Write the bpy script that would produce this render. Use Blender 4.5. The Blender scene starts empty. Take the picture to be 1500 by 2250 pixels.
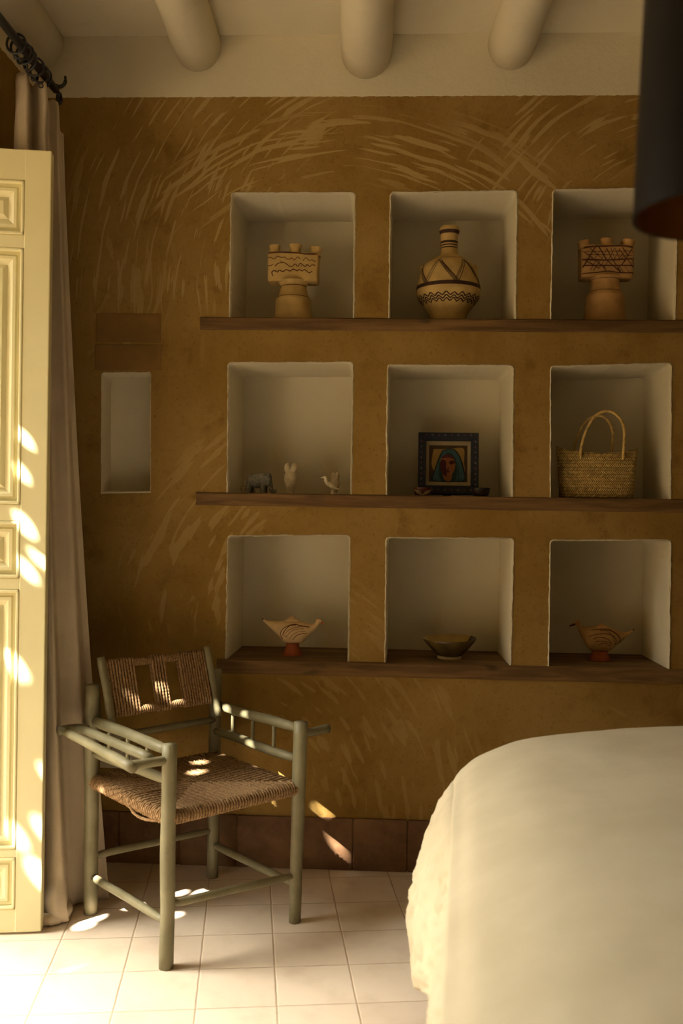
import bpy, bmesh, math, random
from mathutils import Vector, Matrix, noise as mnoise
from mathutils.geometry import tessellate_polygon

random.seed(7)
S = bpy.context.scene
COL = S.collection
PI = math.pi

# ------------------------------------------------------------------ camera
FPX, CXP, CYP = 2071.9, 750.0, 1125.0
YAW, PITCH, ROLL, CAMH = 0.0456, 0.0060, 0.0154, 1.2436
_Fh = Vector((-math.sin(YAW), math.cos(YAW), 0)); _R0 = Vector((math.cos(YAW), math.sin(YAW), 0))
_F = math.cos(PITCH)*_Fh - math.sin(PITCH)*Vector((0, 0, 1))
_U0 = math.sin(PITCH)*_Fh + math.cos(PITCH)*Vector((0, 0, 1))
_R = math.cos(ROLL)*_R0 + math.sin(ROLL)*_U0
_U = -math.sin(ROLL)*_R0 + math.cos(ROLL)*_U0
CAM = Vector((0, 0, CAMH))
cd = bpy.data.cameras.new('camera')
cam = bpy.data.objects.new('camera', cd); COL.objects.link(cam)
cd.sensor_fit = 'VERTICAL'; cd.sensor_height = 36.0; cd.lens = FPX*36.0/2250.0
cd.clip_start = 0.05
m = Matrix((_R, _U, -_F)).transposed().to_4x4(); m.translation = CAM
cam.matrix_world = m
cd.dof.use_dof = True; cd.dof.focus_distance = 2.95; cd.dof.aperture_fstop = 2.4
S.camera = cam

def _ray(x, y): return _F + (x-CXP)/FPX*_R - (y-CYP)/FPX*_U
def atY(x, y, Y):
    d = _ray(x, y); return CAM + d*(Y/d.y)
def atZ(x, y, z):
    d = _ray(x, y); return CAM + d*((z-CAMH)/d.z)

# ------------------------------------------------------------------ light
S.view_settings.view_transform = 'Standard'; S.view_settings.look = 'None'
S.view_settings.gamma = 1.0; S.view_settings.use_curve_mapping = False
S.view_settings.exposure = 0.0
S.cycles.use_denoising = True
S.cycles.max_bounces = 14; S.cycles.diffuse_bounces = 5
S.cycles.sample_clamp_indirect = 6.0
SKY = (1.0, 0.94, 0.80); SKY_STRENGTH = 33.0
SUN_STRENGTH = 85.0
SUN_DIR = Vector((1.0, 1.0, -1.45)).normalized()
w = bpy.data.worlds.new('sky'); S.world = w; w.use_nodes = True
bgn = w.node_tree.nodes['Background']
wn_ = w.node_tree.nodes; wl_ = w.node_tree.links
tcw = wn_.new('ShaderNodeTexCoord'); sxw = wn_.new('ShaderNodeSeparateXYZ'); wl_.new(tcw.outputs['Generated'], sxw.inputs[0])
mrw = wn_.new('ShaderNodeMapRange'); mrw.interpolation_type = 'SMOOTHSTEP'      # hazy horizon, bright overhead
for k_, v_ in (('From Min', .15), ('From Max', .80), ('To Min', .04), ('To Max', 1.0)): mrw.inputs[k_].default_value = v_
wl_.new(sxw.outputs[2], mrw.inputs['Value'])
mlw = wn_.new('ShaderNodeMath'); mlw.operation = 'MULTIPLY'; mlw.inputs[1].default_value = SKY_STRENGTH
wl_.new(mrw.outputs[0], mlw.inputs[0]); wl_.new(mlw.outputs[0], bgn.inputs[1])
bgn.inputs[0].default_value = (*SKY, 1)
sl = bpy.data.lights.new('sun', 'SUN'); sl.energy = SUN_STRENGTH; sl.angle = 0.0093; sl.color = (1.0, 0.93, 0.80)
so = bpy.data.objects.new('sun', sl); COL.objects.link(so)
so.rotation_euler = SUN_DIR.to_track_quat('-Z', 'Y').to_euler(); so.location = (-6, -4, 8)

# ------------------------------------------------------------------ dimensions (metres)
W = 3.222            # face of the niche wall
ND = 0.305           # niche depth
XL, XR = -1.205, 3.0
YF = -2.6
ZC = 2.853
ZW = 2.642           # where the white band starts
DOOR_Y0, DOOR_Y1, DOOR_H = 0.80, 2.685, 2.36
WT = 0.40            # thickness of the left wall

def portal(name, y0, y1, z0, z1):
    l = bpy.data.lights.new(name, 'AREA'); l.shape = 'RECTANGLE'
    l.size = z1-z0; l.size_y = y1-y0; l.cycles.is_portal = True
    o = bpy.data.objects.new(name, l); COL.objects.link(o)
    o.location = (XL-WT+0.02, (y0+y1)/2, (z0+z1)/2)
    o.rotation_euler = (0, -PI/2, 0)
portal('doorway_portal', DOOR_Y0, DOOR_Y1, 0, DOOR_H)

# ------------------------------------------------------------------ helpers: objects
def put(o, parent=None):
    COL.objects.link(o)
    if parent is not None: o.parent = parent
    return o
def tag(o, label=None, cat=None, group=None, kind=None):
    if label: o['label'] = label
    if cat: o['category'] = cat
    if group: o['group'] = group
    if kind: o['kind'] = kind
    return o
def thing(name, label, cat, loc=(0, 0, 0), rz=0.0, group=None, kind=None):
    o = bpy.data.objects.new(name, None); COL.objects.link(o)
    o.location = loc; o.rotation_euler = (0, 0, rz); o.empty_display_size = .05
    return tag(o, label, cat, group, kind)
def mesh(name, bm, mats, parent=None, smooth=True, sharp=None):
    me = bpy.data.meshes.new(name)
    bmesh.ops.recalc_face_normals(bm, faces=bm.faces) if sharp != 'keep' else None
    for f in bm.faces: f.smooth = smooth
    bm.to_mesh(me); bm.free()
    if not isinstance(mats, (list, tuple)): mats = [mats]
    for mt in mats: me.materials.append(mt)
    o = bpy.data.objects.new(name, me)
    if isinstance(sharp, (int, float)) and not isinstance(sharp, bool):
        me.set_sharp_from_angle(angle=math.radians(sharp))
    return put(o, parent)
def bake(o):
    """apply the modifiers of o into a plain mesh"""
    dg = bpy.context.evaluated_depsgraph_get(); dg.update()
    me = bpy.data.meshes.new_from_object(o.evaluated_get(dg), depsgraph=dg)
    o.modifiers.clear(); o.data = me
    return o
BM = bmesh.new

# ------------------------------------------------------------------ helpers: shapes
def box(bm, c, s, rot=None, bev=0.0, mi=0):
    r = bmesh.ops.create_cube(bm, size=1.0)
    vs = r['verts']
    M = Matrix.Translation(c) @ (rot.to_4x4() if rot is not None else Matrix.Identity(4)) @ Matrix.Diagonal((*s, 1))
    fs = set(f for v in vs for f in v.link_faces)
    bmesh.ops.transform(bm, matrix=M, verts=vs)
    for f in fs: f.material_index = mi
    if bev > 0:
        es = set(e for v in vs for e in v.link_edges)
        bmesh.ops.bevel(bm, geom=list(es), offset=bev, segments=2, affect='EDGES', profile=.5)
def frames(pts):
    n = len(pts); out = []
    t0 = (pts[1]-pts[0]).normalized()
    a = Vector((0, 0, 1)) if abs(t0.z) < .9 else Vector((1, 0, 0))
    nrm = t0.cross(a).normalized()
    for i in range(n):
        t = (pts[min(i+1, n-1)]-pts[max(i-1, 0)])
        t = t.normalized() if t.length > 1e-9 else t0
        nrm = (nrm - t*nrm.dot(t))
        nrm = nrm.normalized() if nrm.length > 1e-6 else t.orthogonal().normalized()
        out.append((t, nrm, t.cross(nrm)))
    return out
def tube(bm, pts, rad, seg=10, cap=True, closed=False, lobes=0, twist=0.0, lob=.2, flat=1.0, mi=0):
    pts = [Vector(p) for p in pts]
    if not hasattr(rad, '__len__'): rad = [rad]*len(pts)
    fr = frames(pts); rings = []; d = 0.0
    for i, (p, (t, n, b)) in enumerate(zip(pts, fr)):
        if i: d += (p-pts[i-1]).length
        ring = []
        for k in range(seg):
            a = 2*PI*k/seg; r = rad[i]
            if lobes: r *= 1+lob*math.cos(lobes*(a) - twist*d)
            ring.append(bm.verts.new(p+n*(r*math.cos(a))+b*(r*flat*math.sin(a))))
        rings.append(ring)
    m_ = len(rings)
    for i in range(m_ if closed else m_-1):
        A, B = rings[i], rings[(i+1) % m_]
        for k in range(seg):
            f = bm.faces.new((A[k], A[(k+1) % seg], B[(k+1) % seg], B[k])); f.material_index = mi
    if cap and not closed:
        f = bm.faces.new(list(reversed(rings[0]))); f.material_index = mi
        f = bm.faces.new(rings[-1]); f.material_index = mi
def rope(bm, pts, r=.0045, step=.0045, pitch=.02, seg=7):
    """a two-strand twisted cord along a polyline"""
    pts = [Vector(p) for p in pts]
    out = [pts[0]]
    for a, b in zip(pts[:-1], pts[1:]):
        n = max(1, int((b-a).length/step))
        for k in range(1, n+1): out.append(a.lerp(b, k/n))
    tube(bm, out, r, seg=seg, lobes=2, twist=2*PI*2/pitch, lob=.30)
def smooth_path(pts, n=8):
    pts = [Vector(p) for p in pts]; out = []
    P = [pts[0]*2-pts[1]]+pts+[pts[-1]*2-pts[-2]]
    for i in range(1, len(P)-2):
        p0, p1, p2, p3 = P[i-1], P[i], P[i+1], P[i+2]
        for k in range(n):
            t = k/n
            out.append(.5*((2*p1)+(p2-p0)*t+(2*p0-5*p1+4*p2-p3)*t*t+(3*p1-p0-3*p2+p3)*t**3))
    out.append(pts[-1]); return out
def stick(bm, p0, p1, r0, r1=None, end=.75, n=10, wob=.0012, seg=10, seed=0):
    """a hand-peeled pole: slightly crooked, tapering into its joints"""
    p0, p1 = Vector(p0), Vector(p1); r1 = r0 if r1 is None else r1
    pts, rad = [], []
    for i in range(n+1):
        t = i/n
        o = Vector((mnoise.noise((seed*3.1, t*3, .5)), mnoise.noise((seed*3.1+9, t*3, .5)), mnoise.noise((seed*3.1+21, t*3, .5))))*wob*2.5
        e = min(t, 1-t); k = end+(1-end)*min(1, e/.12)
        pts.append(p0.lerp(p1, t)+o*min(1, e*8)); rad.append((r0+(r1-r0)*t)*k*(1+.05*mnoise.noise((seed*1.7, t*6, 2))))
    tube(bm, pts, rad, seg=seg)
def lathe(bm, prof, seg=48, c=(0, 0, 0), sx=1.0, sy=1.0, mi=0, capb=True, capt=True, jit=0.0):
    c = Vector(c); rings = []
    for j, (r, z) in enumerate(prof):
        rings.append([bm.verts.new(c+Vector((sx*r*(1+jit*mnoise.noise((math.cos(2*PI*k/seg)*2, math.sin(2*PI*k/seg)*2, z*30)))*math.cos(2*PI*k/seg), sy*r*(1+jit*mnoise.noise((math.cos(2*PI*k/seg)*2, math.sin(2*PI*k/seg)*2, z*30)))*math.sin(2*PI*k/seg), z))) for k in range(seg)])
    for A, B in zip(rings[:-1], rings[1:]):
        for k in range(seg):
            f = bm.faces.new((A[k], A[(k+1) % seg], B[(k+1) % seg], B[k])); f.material_index = mi
    if capb: bm.faces.new(list(reversed(rings[0]))).material_index = mi
    if capt: bm.faces.new(rings[-1]).material_index = mi
def stroke(bm, uv, width, surf, mi=1, n=6, curved=True):
    """a painted brush line: a ribbon laid on surf(u, v)"""
    pts = [Vector((u, v, 0)) for u, v in uv]
    if curved and len(pts) > 2: pts = smooth_path(pts, n)
    else:
        q = []
        for a, b in zip(pts[:-1], pts[1:]):
            for k in range(n): q.append(a.lerp(b, k/n))
        pts = q+[pts[-1]]
    L, Rr = [], []
    for i, p in enumerate(pts):
        t = (pts[min(i+1, len(pts)-1)]-pts[max(i-1, 0)])
        t = t.normalized() if t.length > 1e-9 else Vector((1, 0, 0))
        nn = Vector((-t.y, t.x, 0))*width*.5*(1+.3*mnoise.noise((i*.35, uv[0][0]*50, uv[0][1]*50)))
        a = p+nn; b = p-nn
        L.append(bm.verts.new(surf(a.x, a.y))); Rr.append(bm.verts.new(surf(b.x, b.y)))
    for i in range(len(pts)-1):
        f = bm.faces.new((L[i], L[i+1], Rr[i+1], Rr[i])); f.material_index = mi
def patch(bm, poly, y, mi):
    """a flat painted shape in the XZ plane"""
    vs = [bm.verts.new((x, y, z)) for x, z in poly]
    for t in tessellate_polygon([[Vector((x, z, 0)) for x, z in poly]]):
        try: bm.faces.new([vs[i] for i in t]).material_index = mi
        except ValueError: pass
def remesh(name, bm, mt, parent, vox, smooth=6, post=None):
    o = mesh(name, bm, mt, parent)
    md = o.modifiers.new('r', 'REMESH'); md.mode = 'VOXEL'; md.voxel_size = vox; md.use_smooth_shade = True
    ms = o.modifiers.new('s', 'SMOOTH'); ms.iterations = smooth; ms.factor = .5
    bake(o)
    for p in o.data.polygons: p.use_smooth = True
    if not o.data.materials: o.data.materials.append(mt)
    return o
def ell(bm, c, s, rot=(0, 0, 0), seg=20):
    M = Matrix.Translation(c) @ (Matrix.Rotation(rot[2], 4, 'Z') @ Matrix.Rotation(rot[1], 4, 'Y') @ Matrix.Rotation(rot[0], 4, 'X')) @ Matrix.Diagonal((*s, 1))
    bmesh.ops.create_uvsphere(bm, u_segments=seg, v_segments=seg//2+2, radius=1, matrix=M)

# ------------------------------------------------------------------ helpers: materials
class NT:
    def __init__(s, name):
        s.m = bpy.data.materials.new(name); s.m.use_nodes = True
        s.t = s.m.node_tree; s.b = s.t.nodes['Principled BSDF']
        s.b.inputs['Specular IOR Level'].default_value = .25
        s.tc = s.n('ShaderNodeTexCoord')
    def n(s, k, **kw):
        x = s.t.nodes.new(k)
        for a, v in kw.items(): setattr(x, a, v)
        return x
    def l(s, a, b): s.t.links.new(a, b)
    def val(s, sock, v):
        if hasattr(v, 'is_output') or isinstance(v, bpy.types.NodeSocket): s.l(v, sock)
        else: sock.default_value = v
    def math(s, op, a, b=0.0, c=0.0, clamp=False):
        x = s.n('ShaderNodeMath', operation=op, use_clamp=clamp)
        for i, v in enumerate((a, b, c)): s.val(x.inputs[i], v)
        return x.outputs[0]
    def noise(s, scale, detail=4, rough=.55, vec=None, dist=0.0):
        x = s.n('ShaderNodeTexNoise'); x.inputs['Scale'].default_value = scale
        x.inputs['Detail'].default_value = detail; x.inputs['Roughness'].default_value = rough
        x.inputs['Distortion'].default_value = dist
        s.l(vec if vec is not None else s.tc.outputs['Object'], x.inputs['Vector'])
        return x.outputs['Fac']
    def ramp(s, v, lo, hi, a=0.0, b=1.0):
        x = s.n('ShaderNodeMapRange'); x.interpolation_type = 'SMOOTHSTEP'
        s.val(x.inputs['Value'], v); s.val(x.inputs['From Min'], lo); s.val(x.inputs['From Max'], hi)
        s.val(x.inputs['To Min'], a); s.val(x.inputs['To Max'], b)
        return x.outputs[0]
    def mix(s, f, a, b):
        x = s.n('ShaderNodeMix', data_type='RGBA')
        s.val(x.inputs[0], f)
        for i, v in ((6, a), (7, b)):
            if isinstance(v, tuple): v = (*v, 1) if len(v) == 3 else v
            s.val(x.inputs[i], v)
        return x.outputs[2]
    def xyz(s, vec=None):
        x = s.n('ShaderNodeSeparateXYZ'); s.l(vec if vec is not None else s.tc.outputs['Object'], x.inputs[0])
        return x.outputs
    def comb(s, a, b, c):
        x = s.n('ShaderNodeCombineXYZ')
        for i, v in enumerate((a, b, c)): s.val(x.inputs[i], v)
        return x.outputs[0]
    def mapv(s, sc, vec=None, rot=(0, 0, 0)):
        x = s.n('ShaderNodeMapping'); x.inputs['Scale'].default_value = sc; x.inputs['Rotation'].default_value = rot
        s.l(vec if vec is not None else s.tc.outputs['Object'], x.inputs[0]); return x.outputs[0]
    def bump(s, h, strength=.3, dist=.01):
        x = s.n('ShaderNodeBump'); x.inputs['Strength'].default_value = strength; x.inputs['Distance'].default_value = dist
        s.l(h, x.inputs['Height']); s.l(x.outputs[0], s.b.inputs['Normal'])
    def done(s, col, rough=.85, spec=None, metal=None):
        s.val(s.b.inputs['Base Color'], (*col, 1) if isinstance(col, tuple) else col)
        s.val(s.b.inputs['Roughness'], rough)
        if spec is not None: s.b.inputs['Specular IOR Level'].default_value = spec
        if metal is not None: s.b.inputs['Metallic'].default_value = metal
        return s.m
def simple(name, col, var=.15, scale=12, rough=.8, bump=.15, bscale=60, spec=.25, metal=0.0, bd=.002):
    s = NT(name)
    f = s.noise(scale, 5)
    dark = tuple(c*(1-var) for c in col); lite = tuple(min(1, c*(1+var)) for c in col)
    c = s.mix(s.ramp(f, .3, .7), dark, lite)
    if bump > 0: s.bump(s.noise(bscale, 4), bump, bd)
    return s.done(c, rough, spec, metal)

MUD = (.232, .135, .030); MUD_L = (.312, .198, .060); MUD_S = (.43, .31, .125); MUD_D = (.160, .087, .018)
WHITE = (.695, .632, .470)

def mud_colour(s, fans):
    xyz = s.xyz(); x, z = xyz[0], xyz[2]
    a = s.mix(s.ramp(s.noise(2.2, 5), .34, .68), MUD, MUD_L)
    a = s.mix(s.math('MULTIPLY', s.ramp(s.noise(7.5, 5, .6), .55, .75), .65), a, MUD_D)
    # faint rake marks of the trowel
    st = s.noise(1.0, 3, .6, s.mapv((26, 26, 4.5)))
    a = s.mix(s.math('MULTIPLY', s.ramp(st, .56, .72), .35), a, MUD_L)
    fleck = s.noise(110, 3, .6)
    a = s.mix(s.math('MULTIPLY', s.ramp(fleck, .58, .72), .55), a, MUD_D)
    big = s.noise(26, 4, .65)
    a = s.mix(s.math('MULTIPLY', s.ramp(big, .52, .72), .22), a, MUD_D)
    fleck2 = s.noise(55, 3, .7, s.mapv((1, 1, 2.0)))
    a = s.mix(s.math('MULTIPLY', s.ramp(fleck2, .70, .78), .35), a, MUD_S)
    tot = None
    wz = s.noise(2.5, 2)
    for i, (cx, cz, r0, r1, a0, a1, fr, fa, amt) in enumerate(fans):
        dx = s.math('SUBTRACT', x, cx); dz = s.math('SUBTRACT', z, cz)
        r = s.math('SQRT', s.math('ADD', s.math('MULTIPLY', dx, dx), s.math('MULTIPLY', dz, dz)))
        an = s.math('ARCTAN2', dz, dx)
        an = s.math('ADD', an, s.math('MULTIPLY', s.math('LESS_THAN', an, -1.57), 2*PI))
        rw = s.math('ADD', r, s.math('MULTIPLY', wz, .05))
        v = s.comb(s.math('MULTIPLY', rw, fr), s.math('MULTIPLY', an, fa), i*7.3)
        nz = s.noise(1.0, 1.5, .4, v)
        k = s.ramp(nz, .578, .618)
        k = s.math('MULTIPLY', k, s.math('MULTIPLY', s.ramp(r, r0, r0+.1), s.ramp(r, r1-.12, r1, 1.0, 0.0)))
        k = s.math('MULTIPLY', k, s.math('MULTIPLY', s.ramp(an, a0, a0+.15), s.ramp(an, a1-.15, a1, 1.0, 0.0)))
        k = s.math('MULTIPLY', k, amt)
        tot = k if tot is None else s.math('MAXIMUM', tot, k)
    if tot is not None: a = s.mix(tot, a, MUD_S)
    return a, tot
def wall_material(name, fans):
    s = NT(name)
    a, tot = mud_colour(s, fans)
    z = s.xyz()[2]
    edge = s.math('ADD', s.math('MULTIPLY', s.math('SUBTRACT', s.noise(45, 3), .5), .010), ZW)
    up = s.math('GREATER_THAN', z, edge)
    wc = s.mix(s.ramp(s.noise(3, 4), .3, .7), tuple(c*.95 for c in WHITE), WHITE)
    c = s.mix(up, a, wc)
    h = s.math('ADD', s.noise(9, 5, .6), s.math('MULTIPLY', s.noise(120, 3), .16))
    if tot is not None: h = s.math('ADD', h, s.math('MULTIPLY', tot, -.06))
    h = s.math('ADD', h, s.math('MULTIPLY', up, .12))
    s.bump(h, .42, .012)
    return s.done(c, .92, .12)
FANS = [   # centre x, z, radius range, angle range, frequencies, strength
    (.10, 1.98, .55, 1.30, 1.95, 3.30, 74, 4.4, .62),
    (-.16, 1.62, .70, 1.03, .85, 2.45, 74, 3.6, .70),
    (-.03, 1.72, .62, .95, .55, 1.35, 60, 3.8, .62),
    (1.02, 1.98, .42, .95, 1.75, 2.85, 58, 3.6, .65),
    (-1.30, 2.05, .28, .62, -.9, .45, 46, 2.6, .45),
    (-.05, .80, .45, .95, 2.1, 3.2, 44, 5.0, .42),
    (-.62, .15, .38, 1.05, -.35, 1.15, 44, 5.5, .26),
    (.55, -.05, .38, .75, .3, 1.3, 44, 5.0, .24),
]
M_WALL = wall_material('earth_plaster', FANS)
M_MUD = wall_material('earth_plaster_plain', [])
def plaster_white():
    s = NT('lime_plaster')
    c = s.mix(s.ramp(s.noise(3.2, 4), .3, .7), tuple(k*.93 for k in WHITE), WHITE)
    s.bump(s.math('ADD', s.noise(7, 4), s.math('MULTIPLY', s.noise(60, 4), .2)), .35, .01)
    return s.done(c, .9, .12)
M_WHITE = plaster_white()
def tile_floor():
    s = NT('cement_tiles')
    T = .2
    v = s.mapv((1, 1, 1), None, (0, 0, 0))
    xyz = s.xyz(v)
    def cell(q):
        f = s.math('FRACT', s.math('DIVIDE', q, T))
        return s.math('MINIMUM', f, s.math('SUBTRACT', 1.0, f)), s.math('FLOOR', s.math('DIVIDE', q, T))
    wob = s.math('MULTIPLY', s.math('SUBTRACT', s.noise(26, 3), .5), .003)
    fx, ix = cell(s.math('ADD', xyz[0], wob)); fy, iy = cell(s.math('ADD', xyz[1], wob))
    d = s.math('MINIMUM', fx, fy)
    g = s.ramp(d, .004, .011, 1.0, 0.0)
    wn = s.n('ShaderNodeTexWhiteNoise', noise_dimensions='2D'); s.l(s.comb(ix, iy, 0), wn.inputs['Vector'])
    A, B = (.70, .575, .445), (.78, .665, .53)
    c = s.mix(wn.outputs['Value'], A, B)
    c = s.mix(s.math('MULTIPLY', s.ramp(s.noise(9, 5), .45, .7), .35), c, (.55, .43, .31))
    gc = s.mix(s.ramp(s.noise(5, 3), .4, .6), (.36, .24, .14), (.52, .38, .25))
    c = s.mix(s.math('MULTIPLY', g, .85), c, gc)
    h = s.math('ADD', s.ramp(d, .002, .02), s.math('MULTIPLY', s.noise(14, 3), .25))
    s.bump(h, .35, .004)
    return s.done(c, s.ramp(s.noise(6, 3), .3, .7, .42, .62), .35)
M_FLOOR = tile_floor()
def plinth_mat():
    s = NT('fired_clay_plinth')
    c = s.mix(s.ramp(s.noise(6, 6, .65), .3, .7), (.105, .050, .022), (.215, .118, .056))
    c = s.mix(s.math('MULTIPLY', s.ramp(s.noise(14, 5, .7), .6, .75), .5), c, (.34, .22, .13))
    s.bump(s.noise(30, 5), .3, .006)
    return s.done(c, .7, .3)
M_PLINTH = plinth_mat()
def wood_mat(name, A, B, sc=(2.2, 30, 30), rough=.7, knots=True):
    s = NT(name)
    v = s.mapv(sc)
    f = s.noise(1.0, 5, .6, v, .6)
    c = s.mix(s.ramp(f, .35, .68), A, B)
    if knots: c = s.mix(s.math('MULTIPLY', s.ramp(s.noise(4.5, 2, .5, s.mapv((1, 3, 3))), .66, .76), .75), c, tuple(k*.35 for k in A))
    s.bump(f, .3, .004)
    return s.done(c, rough, .3)
M_PLANK = wood_mat('old_cedar', (.090, .045, .014), (.205, .115, .040))
def olive_mat():
    s = NT('grey_green_paint')
    c = s.mix(s.ramp(s.noise(9, 4, .6), .35, .7), (.160, .143, .077), (.225, .201, .118))
    c = s.mix(s.math('MULTIPLY', s.ramp(s.noise(45, 4, .7), .68, .76), .4), c, (.33, .30, .18))
    s.bump(s.noise(1.0, 4, .6, s.mapv((60, 60, 22))), .25, .003)
    return s.done(c, .48, .4)
M_OLIVE = olive_mat()
def rope_mat():
    s = NT('palm_fibre_cord')
    c = s.mix(s.ramp(s.noise(160, 3, .6), .3, .7), (.185, .108, .050), (.36, .228, .115))
    s.bump(s.noise(400, 3), .4, .001)
    return s.done(c, .85, .15)
M_ROPE = rope_mat()
def cloth_mat(name, A, B, sc=420, bump=.25):
    s = NT(name)
    wx = s.n('ShaderNodeTexWave', wave_type='BANDS', bands_direction='X'); wx.inputs['Scale'].default_value = sc*.9
    wz = s.n('ShaderNodeTexWave', wave_type='BANDS', bands_direction='Z'); wz.inputs['Scale'].default_value = sc*.9
    for q in (wx, wz): q.inputs['Distortion'].default_value = 1.2; s.l(s.tc.outputs['Object'], q.inputs['Vector'])
    c = s.mix(s.ramp(s.noise(5, 5), .3, .7), A, B)
    c = s.mix(s.math('MULTIPLY', s.ramp(s.noise(90, 3, .6, s.mapv((3, 1, 1))), .55, .75), .22), c, tuple(k*.75 for k in A))
    h = s.math('ADD', s.math('ADD', s.math('MULTIPLY', wx.outputs['Fac'], .03), s.math('MULTIPLY', wz.outputs['Fac'], .03)), s.noise(22, 4))
    s.bump(h, bump, .004)
    s.b.inputs['Sheen Weight'].default_value = .03
    return s.done(c, .95, .08)
M_LINEN = cloth_mat('natural_linen', (.42, .345, .245), (.50, .415, .30))
M_SPREAD = cloth_mat('cream_wool', (.50, .438, .305), (.57, .505, .36), 300, .35)
M_DOOR = simple('cream_paint', (.76, .70, .41), .04, 4, .38, .12, 30, .45)
M_IRON = simple('black_iron', (.012, .011, .010), .2, 20, .5, .2, 60, .4)
M_LAMP = simple('dark_bronze', (.010, .009, .008), .25, 6, .55, .05, 30, .15, .0)
M_LAMPIN = simple('burnished_brass', (.32, .17, .05), .2, 8, .35, .05, 40, .5, .8)
M_TERRA = simple('pale_clay', (.46, .315, .115), .12, 20, .8, .2, 90)
M_TERRA2 = simple('rosy_clay', (.42, .245, .092), .14, 20, .8, .2, 90)
M_CLAYF = simple('buff_clay', (.60, .42, .22), .10, 24, .8, .2, 90)
M_RED = simple('red_clay', (.33, .085, .030), .14, 20, .75, .2, 90)
M_PAINTB = simple('dark_brown_slip', (.045, .020, .012), .2, 60, .7, 0)
M_PAINTR = simple('red_brown_slip', (.085, .028, .012), .2, 60, .7, 0)
M_STONE = simple('pale_soapstone', (.56, .47, .31), .12, 60, .6, .15, 200)
M_STONEW = simple('white_soapstone', (.70, .62, .46), .10, 60, .6, .15, 200)
M_ELE = simple('grey_blue_stone', (.19, .182, .15), .30, 110, .6, .5, 160)
M_GLAZE = simple('brown_green_glaze', (.075, .050, .016), .35, 25, .25, .1, 40, .5)
M_GLAZEI = simple('mustard_glaze', (.36, .25, .07), .12, 20, .3, .1, 40, .5)
M_RAW = simple('raw_clay', (.52, .40, .21), .1, 30, .8, .1, 60)
M_SOCK = simple('cream_plastic', (.62, .56, .44), .03, 10, .4, 0)

# ================================================================== THE ROOM
# --- back wall with its niches
def jitter_line(a, b, n, amp, seed):
    out = []
    for i in range(n):
        t = i/n; p = a.lerp(b, t)
        d = (b-a).normalized(); nn = Vector((-d.y, d.x))
        k = mnoise.noise((p.x*22+seed, p.y*22, seed*3.3))+.9*mnoise.noise((p.x*110+seed, p.y*110, 4.4))
        out.append(p+nn*amp*k*min(1, 6*min(t, 1-t)+.2))
    return out
NICHES = {  # corner pixels TL, TR, BR, BL
    (0, 0): ((510, 425), (778, 424), (776, 698), (506, 698)), (0, 1): ((859, 424), (1134, 420), (1131, 700), (856, 700)), (0, 2): ((1216, 418), (1487, 414), (1481, 702), (1211, 702)),
    (1, 0): ((503, 798), (774, 797), (770, 1085), (501, 1083)), (1, 1): ((853, 803), (1126, 804), (1124, 1090), (850, 1088)), (1, 2): ((1211, 806), (1473, 799), (1471, 1094), (1210, 1092)),
    (2, 0): ((502, 1178), (767, 1177), (764, 1449), (498, 1447)), (2, 1): ((850, 1182), (1127, 1184), (1120, 1457), (847, 1454)), (2, 2): ((1210, 1188), (1472, 1188), (1468, 1466), (1206, 1461))}
SHELF_Z = [1.887, 1.285, .713]; SHELF_T = [.043, .045, .050]
SHELF_X0 = [-.643, -.648, -.568]; SHELF_X1 = 1.50
def wp(px):
    v = atY(px[0], px[1], W); return Vector((v.x, v.z))
def niche_outline(k, zb=None, r=.012, seed=0):
    """BL, left side up, top, right side down, BR as 2D points"""
    TL, TR, BR, BL = [wp(p) for p in NICHES[k]] if not isinstance(k, list) else k
    if zb is not None: BL = Vector((BL.x, zb)); BR = Vector((BR.x, zb))
    def arc(c, p, q):   # rounded corner
        d1 = (p-c).normalized(); d2 = (q-c).normalized(); a = c+d1*r; b = c+d2*r
        return [a, a.lerp(b, .5).lerp(c, .35), b]
    pts = []
    tl = arc(TL, BL, TR); tr = arc(TR, TL, BR)
    pts += jitter_line(BL, tl[0], 44, .0014, seed)+tl[:2]
    pts += jitter_line(tl[2], tr[0], 44, .0013, seed+3)+tr[:2]
    pts += jitter_line(tr[2], BR, 44, .0014, seed+6)+[BR]
    return pts
outl = {k: niche_outline(k, SHELF_Z[k[0]], seed=k[0]*13+k[1]*5) for k in NICHES}
small = [wp((224, 820)), wp((330, 819)), wp((330, 1079)), wp((223, 1081))]
small_o = niche_outline(small, None, .008, 77)
loops = [[Vector((XL, 0)), Vector((XR, 0)), Vector((XR, ZC)), Vector((XL, ZC))]]
for r in range(3):
    zt, zb = SHELF_Z[r], SHELF_Z[r]-SHELF_T[r]
    lp = [Vector((SHELF_X1, zb)), Vector((SHELF_X0[r], zb)), Vector((SHELF_X0[r], zt))]
    for c in range(3): lp += outl[(r, c)]
    lp += [Vector((SHELF_X1, zt))]
    loops.append(lp)
loops.append(small_o)
bm = BM()
flat_pts = [p for lp in loops for p in lp]
vs = [bm.verts.new((p.x, W, p.y)) for p in flat_pts]
for t in tessellate_polygon([[Vector((p.x, p.y, 0)) for p in lp] for lp in loops]):
    try: bm.faces.new([vs[i] for i in t])
    except ValueError: pass
for f in bm.faces:
    if f.normal.y > 0: f.normal_flip()
bm.normal_update()
for f in bm.faces:
    if f.normal.y > 0: f.normal_flip()
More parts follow.
